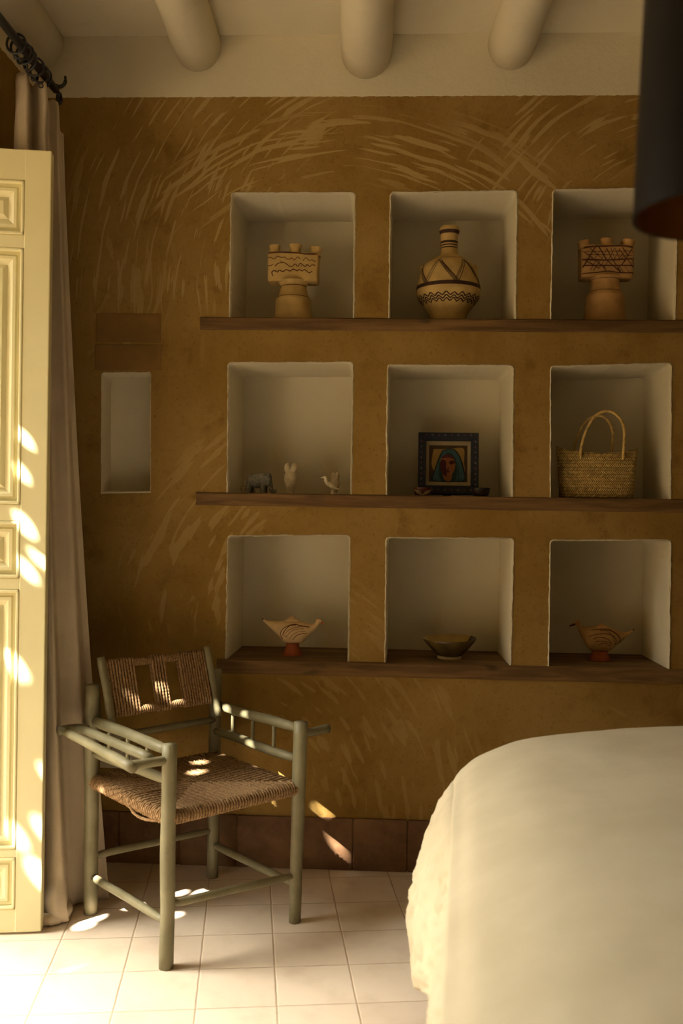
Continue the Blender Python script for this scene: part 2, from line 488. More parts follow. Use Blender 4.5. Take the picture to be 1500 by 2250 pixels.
# outer skin of the thick wall
YB = W+.52
for q in (((XL, YB, 0), (XR, YB, 0), (XR, YB, ZC), (XL, YB, ZC)), ((XL, W, ZC), (XR, W, ZC), (XR, YB, ZC), (XL, YB, ZC)),
          ((XL, W, 0), (XL, YB, 0), (XL, YB, ZC), (XL, W, ZC)), ((XR, W, 0), (XR, YB, 0), (XR, YB, ZC), (XR, W, ZC)), ((XL, W, 0), (XR, W, 0), (XR, YB, 0), (XL, YB, 0))):
    bm.faces.new([bm.verts.new(p) for p in q])
wall_back = mesh('wall_back', bm, M_WALL, smooth=False, sharp='keep')
tag(wall_back, 'ochre earth-plastered back wall holding the grid of white niches', 'wall', kind='structure')
def niche_liner(name, ol, depth, shrink, bottom):
    bm = BM(); n = len(ol)
    c = Vector((sum(p.x for p in ol)/n, sum(p.y for p in ol)/n))
    def ring(y, off, seed):
        out = []
        for p in ol:
            d = (p-c); d = Vector((max(-1, min(1, d.x/.19)), max(-1, min(1, d.y/.19))))
            o = off+(.0012*mnoise.noise((p.x*40+seed, p.y*40, seed))+.0018*mnoise.noise((p.x*160+seed, p.y*160, seed)))*(1 if seed < 3 else .4)
            q = p+Vector((d.x*o, d.y*o if (d.y > 0 or bottom) else 0))
            out.append(bm.verts.new((q.x, y, q.y)))
        return out
    R = [ring(W-.0010, .0050, 1), ring(W-.0035, .0020, 2), ring(W+.004, -.0015, 3), ring(W+.02, -.002, 3.5), ring(W+depth*.5, -.002-shrink*.5, 4), ring(W+depth, -.002-shrink, 5)]
    for A, B in zip(R[:-1], R[1:]):
        for i in range(n if bottom else n-1):
            bm.faces.new((A[i], A[(i+1) % n], B[(i+1) % n], B[i]))
    bm.faces.new(R[-1])
    o = mesh(name, bm, M_WHITE, wall_back, sharp=50)
    o['label'] = 'white limewashed niche'
for k in sorted(outl): niche_liner('niche', outl[k], ND, .006, False)
niche_liner('niche', small_o, .10, .004, True)

# --- floor, ceiling, other walls
bm = BM(); box(bm, ((XL+XR)/2-.2, (YF+YB)/2, -.06), (XR-XL+.8, YB-YF+.4, .12))
flo = mesh('floor', bm, M_FLOOR, smooth=False)
# the tile grid is laid about 8 degrees off the wall
g0 = atZ(596, 1987, 0)
flo.matrix_world = Matrix.Translation((g0.x, g0.y, 0)) @ Matrix.Rotation(.1433, 4, 'Z')
flo.data.transform(flo.matrix_world.inverted())
tag(flo, 'pale cement tile floor brightly lit near the doorway', 'floor', kind='structure')
bm = BM(); box(bm, ((XL+XR)/2-.2, (YF+YB)/2, ZC+.06), (XR-XL+.8, YB-YF+.4, .12))
tag(mesh('ceiling', bm, M_WHITE, smooth=False), 'white plastered ceiling between rounded beams', 'ceiling', kind='structure')
bm = BM()
def slab(x0, x1, y0, y1, z0, z1): box(bm, ((x0+x1)/2, (y0+y1)/2, (z0+z1)/2), (x1-x0, y1-y0, z1-z0))
slab(XL-WT, XL, DOOR_Y1, YB, 0, ZC); slab(XL-WT, XL, YF, DOOR_Y0, 0, ZC); slab(XL-WT, XL, DOOR_Y0, DOOR_Y1, DOOR_H, ZC)
tag(mesh('wall_left', bm, M_MUD, smooth=False), 'dark earth-plastered left wall with the open doorway', 'wall', kind='structure')
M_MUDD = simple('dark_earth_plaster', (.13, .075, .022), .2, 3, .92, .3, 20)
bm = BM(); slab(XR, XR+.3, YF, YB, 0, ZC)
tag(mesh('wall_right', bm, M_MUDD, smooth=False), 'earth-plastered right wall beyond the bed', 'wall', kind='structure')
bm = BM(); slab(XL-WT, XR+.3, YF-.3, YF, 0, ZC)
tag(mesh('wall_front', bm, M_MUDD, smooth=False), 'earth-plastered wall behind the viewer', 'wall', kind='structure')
# terrace outside the doorway; its unseen dark wall is added to block low sky light
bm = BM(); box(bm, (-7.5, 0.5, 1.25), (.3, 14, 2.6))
tag(mesh('wall_skyblock', bm, M_MUDD, smooth=False), 'unseen earth wall added across the terrace to block low sky light', 'wall', kind='structure')
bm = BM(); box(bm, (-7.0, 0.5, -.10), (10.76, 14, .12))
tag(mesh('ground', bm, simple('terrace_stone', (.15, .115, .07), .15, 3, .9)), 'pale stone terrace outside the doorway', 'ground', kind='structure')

# --- plinth of clay tiles along the foot of the back wall
bm = BM(); hb = .178
edges = [atY(x, 1850, W).x for x in (20, 145, 262, 395, 520, 648, 775, 895, 1015, 1140, 1262, 1385, 1500)]
edges = [e for e in edges if e > XL+.02]; edges = [XL+.003]+edges+[edges[-1]+.19*k for k in range(1, 9)]
for a, b in zip(edges[:-1], edges[1:]):
    if b > XR: break
    box(bm, ((a+b)/2, W-.004, hb/2), (b-a-.005, .012, hb-.003*random.random()), bev=.002)
box(bm, ((XL+XR)/2, W-.001, hb/2-.002), (XR-XL, .008, hb-.008))
tag(mesh('baseboard_back', bm, M_PLINTH, smooth=False), 'dark clay tile baseboard along the foot of the back wall', 'baseboard', kind='structure')

# --- lintel over the small niche
bm = BM()
for (x0, y0, x1, y1) in ((211, 688, 353, 753), (209, 756, 354, 815)):
    a = wp((x0, y0)); b = wp((x1, y1))
    box(bm, ((a.x+b.x)/2, W+.001, (a.y+b.y)/2), (abs(b.x-a.x), .007, abs(a.y-b.y)), bev=.003)
M_LINT = simple('reddish_smooth_plaster', (.215, .120, .034), .15, 6, .85, .2, 30)
tag(mesh('trim_1', bm, M_LINT, smooth=False), 'reddish two-course lintel above the narrow wall niche', 'lintel', kind='structure')

# --- plastered ceiling beams
beam_mat = M_WHITE
for i, (xw, zb, r, xf) in enumerate(((-1.215, 2.745, .085, -1.215), (-.665, 2.738, .076, -.658), (-.083, 2.712, .080, -.075), (.404, 2.738, .077, .418), (.93, 2.72, .08, .92), (1.47, 2.72, .08, 1.47), (2.0, 2.72, .08, 2.0), (2.55, 2.72, .08, 2.55))):
    bm = BM(); pts, rad = [], []
    L = W+.02-YF
    for k in range(41):
        t = k/40; y = W+.02-L*t
        s_ = min(1, (W-y)/.55)
        x = xw+(xf-xw)*s_+.012*mnoise.noise((i*5.1, y*1.3, 0))
        rr = r*(1+.07*mnoise.noise((i*3.3, y*2.1, 5)))*(1.0 if k > 1 else 1.03)
        pts.append((x, y, zb+r+.008*mnoise.noise((i*2.2, y*1.5, 9)))); rad.append(rr)
    tube(bm, pts, rad, seg=28, flat=1.08)
    # skirts that blend the beam into the ceiling
    o = mesh('trim_%d' % (i+2), bm, M_WHITE)
    names = ['half-buried beam against the left wall', 'white ceiling beam nearest the curtain, with cracks at its end', 'white middle ceiling beam above the striped bottle vase niche', 'white ceiling beam left of the pendant lamp', 'white ceiling beam hidden behind the pendant lamp', 'white ceiling beam over the bed', 'white ceiling beam over the head of the bed', 'white ceiling beam by the right wall']
    tag(o, names[i], 'ceiling beam', kind='structure')
    cr = {1: ([(403, 78), (412, 90), (421, 92), (426, 97)], [(416, 122), (421, 130), (423, 137), (429, 139)]), 3: ([(1128, 84), (1132, 80), (1137, 75), (1140, 76)],)}.get(i)
    if cr:
        bm = BM()
        for line in cr:
            pp = []
            for x, y in line:
                d = _ray(x, y)   # find the underside of the beam
                best = None
                for k in range(600):
                    q = CAM+d*(2.4+k*.0016)
                    cxq = xw+(xf-xw)*min(1, (W-q.y)/.55)
                    if (q.x-cxq)**2+(q.z-(zb+r))**2 < (r*1.05)**2: best = q; break
                if best is not None: pp.append(best)
            if len(pp) > 1: tube(bm, pp, .0011, seg=5)
        if bm.verts: mesh('crack', bm, simple('crack_dark_%d' % i, (.05, .03, .015), .1, 20, .9, 0), o)
        else: bm.free()

# --- shelf planks
lab = ['dark cedar plank under the top row of niches', 'dark cedar plank under the middle row of niches', 'dark cedar plank under the bottom row of niches, its top face showing']
for r in range(3):
    bm = BM()
    zt, zb = SHELF_Z[r], SHELF_Z[r]-SHELF_T[r]
    n = 60; x0, x1 = SHELF_X0[r], SHELF_X1
    y0, y1 = W-.006, W+ND+.004
    sec = []
    for i in range(n+1):
        x = x0+(x1-x0)*i/n
        e = .0016*mnoise.noise((x*9, r*4.0, 0)); e2 = .003*mnoise.noise((x*6, r*4.0, 7)); yy = y0+.003*mnoise.noise((x*5, r*9.0, 3))
        sec.append([bm.verts.new(p) for p in ((x, yy+.004, zt), (x, yy, zt-.004), (x, yy+e, zb+.004+e2*.6), (x, yy+.004, zb+e2*.6), (x, y1, zb), (x, y1, zt))])
    for A, B in zip(sec[:-1], sec[1:]):
        for k in range(6): bm.faces.new((A[k], A[(k+1) % 6], B[(k+1) % 6], B[k]))
    bm.faces.new(sec[0]); bm.faces.new(list(reversed(sec[-1])))
    o = mesh('shelf_plank', bm, M_PLANK, smooth=False); tag(o, lab[r], 'shelf')
    o.location = (0, 0, 0)

# --- socket
p = atY(266, 1663, W)
t = thing('wall_socket', 'cream double socket plate low on the wall behind the chair arm', 'socket', (p.x, W-.006, p.z))
bm = BM(); box(bm, (0, 0, 0), (.142, .012, .074), bev=.003); mesh('cover_plate', bm, M_SOCK, t, sharp=40)
for s_ in (-1, 1):
    bm = BM(); lathe(bm, [(.019, 0), (.021, .002), (.021, .004), (.017, .004), (.016, .001)], 24); bmesh.ops.rotate(bm, matrix=Matrix.Rotation(PI/2, 3, 'X'), verts=bm.verts)
    bmesh.ops.translate(bm, vec=(s_*.035, -.006, 0), verts=bm.verts); mesh('outlet', bm, M_SOCK, t, sharp=40)

# ================================================================== DOOR LEAF
# hinged in the deep reveal, standing open into the room
DR = Vector((-.968, 2.665, 0)); DL = Vector((-1.475, 2.578, 0))
dvec = (DR-DL); DWID = dvec.length; dang = math.atan2(dvec.y, dvec.x)
door = thing('door_1', 'cream panelled wooden door leaf standing open, spotted with sunlight', 'door', (DL.x, DL.y, .006), dang, kind='structure')
DH = 2.243; DT = .042
def dz(py, x=60): return atY(x, py, 2.655).z-.006
rails = [(dz(2052), dz(1998)), (dz(1885), dz(1866)), (dz(1296), dz(1270)), (dz(1146), dz(1108)), (dz(546), dz(516)), (dz(397), DH)]
rails[0] = (0, rails[0][1])
SW = .074
bm = BM()
def dbox(x0, x1, z0, z1, y0=0.0, y1=DT, bev=.003): box(bm, ((x0+x1)/2, (y0+y1)/2, (z0+z1)/2), (x1-x0, y1-y0, z1-z0), bev=bev)
dbox(0, SW, 0, DH); dbox(DWID-SW, DWID, 0, DH)
for a, b in rails: dbox(SW-.004, DWID-SW+.004, a, b, .001, DT-.001)
mesh('door_frame', bm, M_DOOR, door, smooth=False)
for (a0, a1), (b0, b1) in zip(rails[:-1], rails[1:]):
    x0, x1, z0, z1 = SW, DWID-SW, a1, b0
    bm = BM()
    # raised and fielded panel: nested steps, both faces
    for sy, yb in ((1, .012), (-1, DT-.012)):
        def ringq(ins, y): return [bm.verts.new(q) for q in ((x0+ins, y, z0+ins), (x1-ins, y, z0+ins), (x1-ins, y, z1-ins), (x0+ins, y, z1-ins))]
        R = [ringq(0, yb), ringq(.018, yb), ringq(.022, yb-sy*.006), ringq(.030, yb-sy*.006), ringq(.046, yb-sy*.0005+sy*.004), ringq(.058, yb+sy*.004-sy*.010)]
        for A, B in zip(R[:-1], R[1:]):
            for k in range(4): bm.faces.new((A[k], A[(k+1) % 4], B[(k+1) % 4], B[k]))
        bm.faces.new(R[-1])
    mesh('panel', bm, M_DOOR, door, smooth=False)
    bm = BM()
    for (xa, xb, za, zb2) in ((x0, x1, z0, z0+.009), (x0, x1, z1-.009, z1), (x0, x0+.009, z0, z1), (x1-.009, x1, z0, z1)):
        box(bm, ((xa+xb)/2, .004, (za+zb2)/2), (xb-xa, .012, zb2-za), bev=.003)
    mesh('moulding', bm, M_DOOR, door, smooth=False)

# ================================================================== CURTAIN
ROD_Z, ROD_X = 2.527, -1.043
rod = thing('curtain_rod', 'black iron curtain rod ending in a scroll near the corner', 'curtain rod', (ROD_X, 2.9, ROD_Z))
bm = BM(); stick(bm, (0, -1.75, 0), (0, 0, 0), .0125, seg=12, wob=.0004, end=.95); mesh('pole', bm, M_IRON, rod)
bm = BM()
sc = []
for k in range(26):
    a = k/25*2.0*PI; rr = .020*(1-k/25*.55)
    sc.append((0.004, .018+rr*math.sin(a), -.012-.018+rr*math.cos(a)+.012))
tube(bm, smooth_path([(0, -.005, 0), (.002, .012, -.002)]+sc[2:], 3), .0055, seg=8)
tube(bm, smooth_path([(.0, -.03, .004), (.012, .005, .012), (.022, .02, .03), (.022, .022, .052)], 6), [.006]*8+[.0055]*7+[.0035]*4, seg=8)
mesh('finial', bm, M_IRON, rod)
bm = BM(); tube(bm, [(0, -1.0, 0), (-.06, -1.0, .01), (-.158, -1.0, .012)], .008, seg=8); box(bm, (-.158, -1.0, .012), (.008, .03, .09), bev=.002)
mesh('bracket', bm, M_IRON, rod)
ringpos = [2.585, 2.618, 2.648, 2.686, 2.722, 2.765, 2.80]
ring0 = None
for i, y in enumerate(ringpos):
    if ring0 is None:
        bm = BM(); rr = .027
        tube(bm, [(rr*math.cos(a), 0, rr*math.sin(a)) for a in [2*PI*k/28 for k in range(28)]], .0036, seg=8, closed=True)
        tube(bm, [(.0065*math.cos(a), .0, -rr-.009+.0065*math.sin(a)) for a in [2*PI*k/14 for k in range(14)]], .0017, seg=6, closed=True)
        o = mesh('curtain_ring', bm, M_IRON); ring0 = o
    else:
        o = ring0.copy(); COL.objects.link(o)
    o.location = (ROD_X, y, ROD_Z-.0106); o.rotation_euler = (0, .1*math.sin(i*2.2), .55*math.sin(i*1.7))
    tag(o, 'black iron ring hanging the cream curtain from the rod', 'curtain ring', 'curtain rings bunched on the rod')
cols = [  # px at y=200 / 1150 / 1980 with depth
    ((34, 2.78), (20, 2.80), (30, 2.80)), ((37, 2.735), (45, 2.755), (60, 2.75)), ((60, 2.725), (70, 2.745), (88, 2.735)), ((65, 2.80), (76, 2.81), (93, 2.765)),
    ((84, 2.775), (98, 2.765), (122, 2.725)), ((101, 2.762), (107.5, 2.757), (146, 2.735)), ((104, 2.85), (111, 2.85), (150, 2.83)), ((116, 2.845), (132, 2.85), (172, 2.855)), ((126, 2.84), (152, 2.845), (204, 2.872)),
    ((128, 2.92), (158, 2.92), (220, 2.905)), ((137, 2.925), (171, 2.925), (240.5, 2.893))]
def fold(lv):
    yy = (200, 1150, 1980)[lv]
    P = []
    for c in cols:
        p = atY(c[lv][0], yy, c[lv][1]); P.append(Vector((p.x, p.y, 0)))
    out = []
    for i in range(len(P)-1):   # softly rounded folds
        for k in range(7):
            t = k/7; out.append(P[i].lerp(P[i+1], t))
    out.append(P[-1])
    for _ in range(3):
        out = [out[0]]+[(out[i-1]+out[i]*2+out[i+1])/4 for i in range(1, len(out)-1)]+[out[-1]]
    return out
F3 = [fold(i) for i in range(3)]
ztop = [2.505, 2.505, 2.503, 2.485, 2.500, 2.490, 2.47, 2.475, 2.465, 2.41, 2.40]
NZ = 90
bm = BM(); grid = []
for j in range(NZ+1):
    t = j/NZ; row = []
    for i in range(len(F3[0])):
        ci = i/7; a = int(min(ci, 9)); zt = ztop[a]+(ztop[a+1]-ztop[a])*(ci-a)
        z = zt+(.008+.004*math.sin(ci*2)-zt)*t
        u = (2.5-z)/2.5
        A, B, Cc = F3[0][i], F3[1][i], F3[2][i]
        tm = .46
        l0 = (u-tm)*(u-1)/(tm); l1 = u*(u-1)/(tm*(tm-1)); l2 = u*(u-tm)/(1-tm)
        p = A*l0+B*l1+Cc*l2
        wv = .004*mnoise.noise((i*.09, z*1.6, 1))+.0025*mnoise.noise((i*.3, z*5, 3))*(.4+u)
        p = p+Vector((.3*wv, -wv, 0))
        if ci < 5.2 and z < .12:   # the front width pools in a roll on the tiles
            k = (1-z/.12); p = p+Vector((.008*k, -.028*math.sin(k*PI)*min(1, (5.4-ci)), 0))
        if z > 2.36:               # gathered heading
            p = p+Vector((0, .006*math.sin((z-2.36)*22), 0))
        row.append(bm.verts.new((p.x, p.y, z)))
    grid.append(row)
for A, B in zip(grid[:-1], grid[1:]):
    for i in range(len(A)-1): bm.faces.new((A[i], A[i+1], B[i+1], B[i]))
cur = mesh('curtain', bm, M_LINEN, sharp='keep')
md = cur.modifiers.new('t', 'SOLIDIFY'); md.thickness = .0025; md.offset = 0; bake(cur)
for p_ in cur.data.polygons: p_.use_smooth = True
tag(cur, 'long natural linen curtain gathered behind the open door', 'curtain')
# rolled hem lying on the tiles
bm = BM()
hp = [(atZ(88, 2018, .02)), (atZ(112, 2020, .02)), (atZ(134, 2013, .019)), (atZ(146, 1999, .018)), (atZ(143, 1985, .02)), (atZ(120, 1978, .02))]
hp = smooth_path(hp, 6)
tube(bm, hp, [.0175*(1+.14*mnoise.noise((k*.7, 1, 2))) for k in range(len(hp))], seg=12)
mesh('hem', bm, M_LINEN, cur)

# ================================================================== CHAIR
CC = Vector((-.5597, 2.807, 0)); CA = math.radians(44.0)
chair = thing('armchair', 'sage green pole armchair with woven rope seat and back by the curtain', 'chair', CC, CA)
q = .2195
def cpart(name, p0, p1, r0, r1=None, **kw):
    bm = BM(); stick(bm, p0, p1, r0, r1, **kw); return mesh(name, bm, M_OLIVE, chair)
sd = [0]
def cs(name, p0, p1, r0, r1=None, **kw):
    sd[0] += 1; return cpart(name, p0, p1, r0, r1, seed=sd[0], **kw)
cs('leg', (-q+.000, q, 0), (-q, q+.006, .692), .0210, .0225, end=.97, n=14, wob=.002)
cs('leg', (-q, -q, 0), (-q+.001, -q, .600), .0205, .0210, end=.97, n=14, wob=.0015)
cs('leg', (q, -q, 0), (q+.010, -q-.004, .598), .0185, .0225, end=.97, n=14, wob=.0015)
cs('leg', (q, q, 0), (q+.010, q+.012, .693), .0200, .0215, end=.97, n=14, wob=.0015)
for s_ in (-1, 1):
    x = s_*q
    cs('armrest', (x, -q, .583 if s_ < 0 else .580), (x, q-.005, .585 if s_ < 0 else .578), .0150, .0160)
    cs('arm_rail', (x, -q, .503 if s_ < 0 else .488), (x, q-.005, .487 if s_ < 0 else .490), .0140, .0145)
    for k in (-.105, .005, .115):
        zt = .572; zb = .50
        cs('spindle', (x, k, zb-.006), (x, k, zt+.004), .0062, end=1, n=5, wob=.0004)
    for yy in ((-q, q) if s_ < 0 else (-q,)):
        cs('arm_bar', (x+s_*.005, yy, .560 if yy < 0 else .566), (x+s_*.122 if yy < 0 else x+s_*.112, yy, .562 if yy < 0 else .569), .0120, .0135, end=.98, n=6)
    if s_ < 0: cs('arm_stick', (x+s_*.120, -q-.020, .561), (x+s_*.100, q-.008, .570), .0150, .0120, end=.94)
    if s_ < 0: cs('arm_stick', (x+s_*.052, -q+.008, .570), (x+s_*.058, q-.008, .574), .0140, .0120, end=.85)
    cs('stretcher', (x, -q, .122 if s_ < 0 else .112), (x, q, .113 if s_ < 0 else .110), .0115, .0125, end=.8)
cs('stretcher', (-q, -q, .168), (q, -q, .140), .0115, .0105, end=.6)
cs('stretcher', (-q, q, .172), (q, q, .158), .0115, .0105, end=.7)
cs('back_rail', (-q, q, .525), (q, q, .527), .0115, .0115, end=.8)
for s_ in (-1, 1): cs('back_post', (s_*.187, .150, .555), (s_*.186-(.008 if s_ < 0 else 0), .226, .772), .0120, .0130, end=.95)
# --- rope seat
for nm, a, b in (('seat_rail', (-q, -q, .400), (q, -q, .396)), ('seat_rail', (-q, q, .402), (q, q, .400)), ('seat_rail', (-q, -q, .396), (-q, q, .402)), ('seat_rail', (q, -q, .392), (q, q, .400))):
    cs(nm, a, b, .0110)
bm = BM(); RR = .0041; SE = q+.004
def seat_z(x, y): return .4165-.010*max(0, 1-max(abs(x), abs(y))/.2)+.0015*mnoise.noise((x*40, y*40, 3))
npair = 23
for k in range(npair):
    c = .0055+(SE-.012)*k/(npair-1)*.965      # distance from the middle
    for sx_ in (-1, 1):
        for sy_ in (-1, 1):
            e = SE; lift = .0016*((k+sx_+sy_) % 2)
            pts = []
            # front or back rail part, cords run along y at x = sx*c
            x = sx_*c
            for (yy, zz) in ((e-.012, .3835), (e+.006, .387), (e+.0115, .398), (e+.008, .4105)): pts.append((x, sy_*yy, zz))
            m_ = 6
            for j in range(m_+1):
                yy = (e-.004)+(c-(e-.004))*j/m_
                pts.append((x, sy_*yy, seat_z(x, sy_*yy)+lift))
            for j in range(1, m_+1):
                xx = c+((e-.004)-c)*j/m_
                pts.append((sx_*xx, sy_*c, seat_z(sx_*xx, sy_*c)+lift))
            for (xx, zz) in ((e+.008, .4105), (e+.0115, .398), (e+.006, .387), (e-.012, .3835)): pts.append((sx_*xx, sy_*c, zz))
            jit = [Vector((mnoise.noise((k*.9, j*.4, sx_*3+sy_)), mnoise.noise((k*.9+30, j*.4, sx_*3+sy_)), mnoise.noise((k*.9+60, j*.4, sx_*3+sy_)))) * .0010 for j in range(len(pts))]
            rope(bm, [Vector(p)+j for p, j in zip(pts, jit)], RR, .0055, .021, 6)
# underside cords
for k in range(40):
    x = -SE+.012+k*(2*SE-.024)/39
    tube(bm, [(x, -SE, .3835), (x, 0, .379), (x, SE, .3835)], RR, seg=5)
# a loose tied end under the left edge
rope(bm, smooth_path([(-SE-.010, -.03, .408), (-SE-.013, -.04, .392), (-SE-.006, -.07, .372), (-SE, -.12, .372), (-SE+.01, -.16, .380)], 5), RR)
rope(bm, smooth_path([(-.10, -.035, .417), (-.16, -.032, .4185), (-SE, -.03, .418), (-SE-.012, -.028, .405)], 5), RR)
mesh('woven_seat', bm, M_ROPE, chair)
# --- rope back panel
bm = BM()
def bp(u, v, off=0.0):      # u along the panel, v up the slope
    z0, y0, z1, y1 = .604, .167, .756, .2200
    n_ = Vector((0, -(z1-z0), (y1-y0))).normalized()
    return Vector((u, y0+(y1-y0)*v, z0+(z1-z0)*v))+n_*off
def vcord(u, v0, v1, seed, r=.0047):
    pts = [bp(u, v0+(v1-v0)*j/8, .002*mnoise.noise((seed, j*.5, 0))) + Vector((.0012*mnoise.noise((seed+9, j*.5, 0)), 0, 0)) for j in range(9)]
    top = bp(u, v1, 0); bot = bp(u, v0, 0)
    loop = [bp(u, v0+.02, .0), bp(u, v0-.03, -.006), bp(u, v0+.0, -.013)]
    pts = [bp(u, v0+.05, -.014), bp(u, v0-.02, -.011), bp(u, v0-.035, -.004)]+pts+[bp(u, v1+.035, -.004), bp(u, v1+.02, -.011), bp(u, v1-.05, -.014)]
    rope(bm, pts, r, .0045, .019, 7)
    # back face of the wrap
    rope(bm, [bp(u, v0+.05, -.014), bp(u, v1-.05, -.014)], r, .009, .019, 6)
sd_ = 0
for a, b in ((-.178, -.090), (-.022, .018), (.076, .168)):
    n = round((b-a)/.0093)
    for k in range(n+1):
        sd_ += 1; vcord(a+(b-a)*k/n, 0, 1, sd_*1.3)
# cords wound along the top and bottom bars of the two openings
for (a, b) in ((-.090, -.022), (.018, .076)):
    for v in (.045, .955):
        pts = []
        turns = 9
        for k in range(turns*10+1):
            an = 2*PI*k/10; u = a+(b-a)*k/(turns*10)
            c0 = bp(u, v, -.006)
            up = (bp(u, 1)-bp(u, 0)).normalized(); n_ = Vector((0, -up.z, up.y))
            pts.append(c0+up*(.0092*math.cos(an))+n_*(.0085*math.sin(an)))
        tube(bm, pts, .0042, seg=6)
for v in (.045, .955): tube(bm, [bp(-.19, v, -.006), bp(.19, v, -.006)], .006, seg=8)
mesh('woven_back', bm, M_ROPE, chair)

# ================================================================== THINGS IN THE NICHES
def sidebase(px, Y, r):            # a point on the plank of row r under a picture column
    p = atY(px, {0: 690, 1: 1080, 2: 1435}[r], Y); return Vector((p.x, Y, SHELF_Z[r]))
# ---------- castle-shaped vessels
def castle(name, label, px, Y, mt, paint, W_, towers, marks, hs, prof_w):
    b = sidebase(px, Y, 0); s = Y/FPX
    t = thing(name, label, 'pottery', b)
    zb = lambda py: (atY(px, py, Y).z-b.z)
    # turned foot
    bm = BM()
    prof = [(w_*s, zb(py) if py is not None else 0.0) for w_, py in prof_w]
    lathe(bm, prof, 40, jit=.012)
    for py_ in (prof_w[6][1], prof_w[10][1]):      # turned grooves
        zr = zb(py_); rr_ = max(w_ for w_, q_ in prof_w if q_ is not None and abs(q_-py_) < 2.6)*s+.0004
        lathe(bm, [(rr_, zr-.0012), (rr_, zr+.0012)], 40, mi=1, capb=False, capt=False)
    mesh('foot', bm, [mt, paint], t, sharp=60)
    # box-shaped body with rounded corners, flaring a little at the top
    hw = W_*s/2; hd = hw*.45; z0, z1 = zb(hs[1]), zb(hs[0])
    n = 64; ex = 9
    def sup(a, hx, hy):
        ca, sa = math.cos(a), math.sin(a)
        k = (abs(ca)**ex+abs(sa)**ex)**(-1/ex)
        return hx*k*ca, hy*k*sa
    bm = BM(); rings = []
    for f, zz in ((.96, z0), (.985, z0+.004), (.99, z0+(z1-z0)*.4), (1.0, z0+(z1-z0)*.8), (1.01, z1-.004), (.99, z1), (.90, z1+.001), (.88, z1-.006)):
        rings.append([bm.verts.new((*[c*(1+.008*mnoise.noise((math.cos(2*PI*k/n)*2, math.sin(2*PI*k/n)*2, zz*20))) for c in sup(2*PI*k/n, hw*f, hd*f)], zz)) for k in range(n)])
    for A, B in zip(rings[:-1], rings[1:]):
        for k in range(n): bm.faces.new((A[k], A[(k+1) % n], B[(k+1) % n], B[k]))
    bm.faces.new(list(reversed(rings[0]))); bm.faces.new(rings[-1])
    def front(u, v):
        uu = min(.999, abs(u/hw))
        y = -hd*(1-uu**ex)**(1/ex)
        return Vector((u, y*1.006-.0009, v))
    bm.normal_update()
    for uv, wd in marks(hw, z0, z1, s): stroke(bm, uv, wd, front, 1, 5)
    mesh('body', bm, [mt, paint], t, sharp=50)
    # corner spouts
    for i, (tx, ty, tw, tilt) in enumerate(towers):
        bm = BM(); r_ = tw*s/2; h_ = zb(ty)-z1
        lathe(bm, [(r_*1.02, -.006), (r_*.92, h_*.25), (r_*.90, h_*.55), (r_*1.06, h_*.9), (r_*1.04, h_), (r_*.86, h_), (r_*.78, h_*.5)], 20, c=(0, 0, 0), jit=.04)
        bmesh.ops.rotate(bm, matrix=Matrix.Rotation(tilt, 3, 'Y'), verts=bm.verts)
        bmesh.ops.translate(bm, vec=((tx-px)*s, -hd*.45, z1), verts=bm.verts)
        mesh('spout', bm, mt, t, sharp=60)
    for sx_ in (-1, 1):
        bm = BM(); r_ = towers[0][2]*s/2; h_ = .026
        lathe(bm, [(r_, -.006), (r_*.92, h_*.3), (r_*1.04, h_*.9), (r_*.86, h_), (r_*.78, h_*.5)], 16, jit=.04)
        bmesh.ops.translate(bm, vec=(sx_*hw*.82, hd*.45, z1), verts=bm.verts); mesh('spout', bm, mt, t, sharp=60)
    return t
def marks1(hw, z0, z1, s):
    f = lambda x, y: ((x-640-5)*s*.99*1.0, z1-(y-562)*s*.985)
    X = lambda zx: 560+zx*.12; Yp = lambda zy: 530+zy*.12
    def P(*l): return [f(X(a), Yp(b)) for a, b in l]
    return [(P((255, 272), (420, 262), (600, 262), (760, 270), (950, 290), (1165, 290)), 3.2*s),
            (P((245, 360), (300, 355), (370, 385), (420, 335), (500, 355), (560, 350), (610, 390), (650, 385), (690, 365), (740, 405), (790, 345), (840, 375)), 1.5*s),
            (P((895, 420), (945, 360), (1010, 410), (1060, 395), (1100, 425), (1135, 405)), 1.5*s),
            (P((235, 500), (300, 505), (350, 475)), 1.5*s), (P((380, 515), (440, 465), (500, 455), (560, 455), (640, 510), (700, 520), (750, 475), (800, 520), (850, 465), (930, 520), (970, 485), (1020, 520), (1060, 490), (1120, 500)), 1.8*s),
            (P((465, 410), (500, 440), (530, 440)), 1.0*s), (P((870, 500), (850, 545)), 1.0*s),
            (P((345, 700), (325, 620), (380, 600), (430, 625), (460, 590), (530, 615), (590, 580), (660, 605), (720, 570), (790, 600), (830, 575), (880, 600), (930, 580), (1010, 635), (1065, 605)), 2.0*s)]
castle('castle_vessel', 'clay vessel shaped like a castle tower with wavy brown lines', 644, 3.345, M_TERRA, M_PAINTR, 112,
       ((603, 543, 23, -.03), (648, 541, 26, 0), (692, 547, 24, .10)), marks1, (562, 622.5),
       ((43.5, None), (42.5, 694), (41, 691.5), (40, 690.5), (38.5, 662), (38, 659), (35, 655.5), (33.5, 654.5), (28.5, 634), (28, 632), (27.6, 631.5), (29, 627), (33.5, 622.5), (35, 620)))
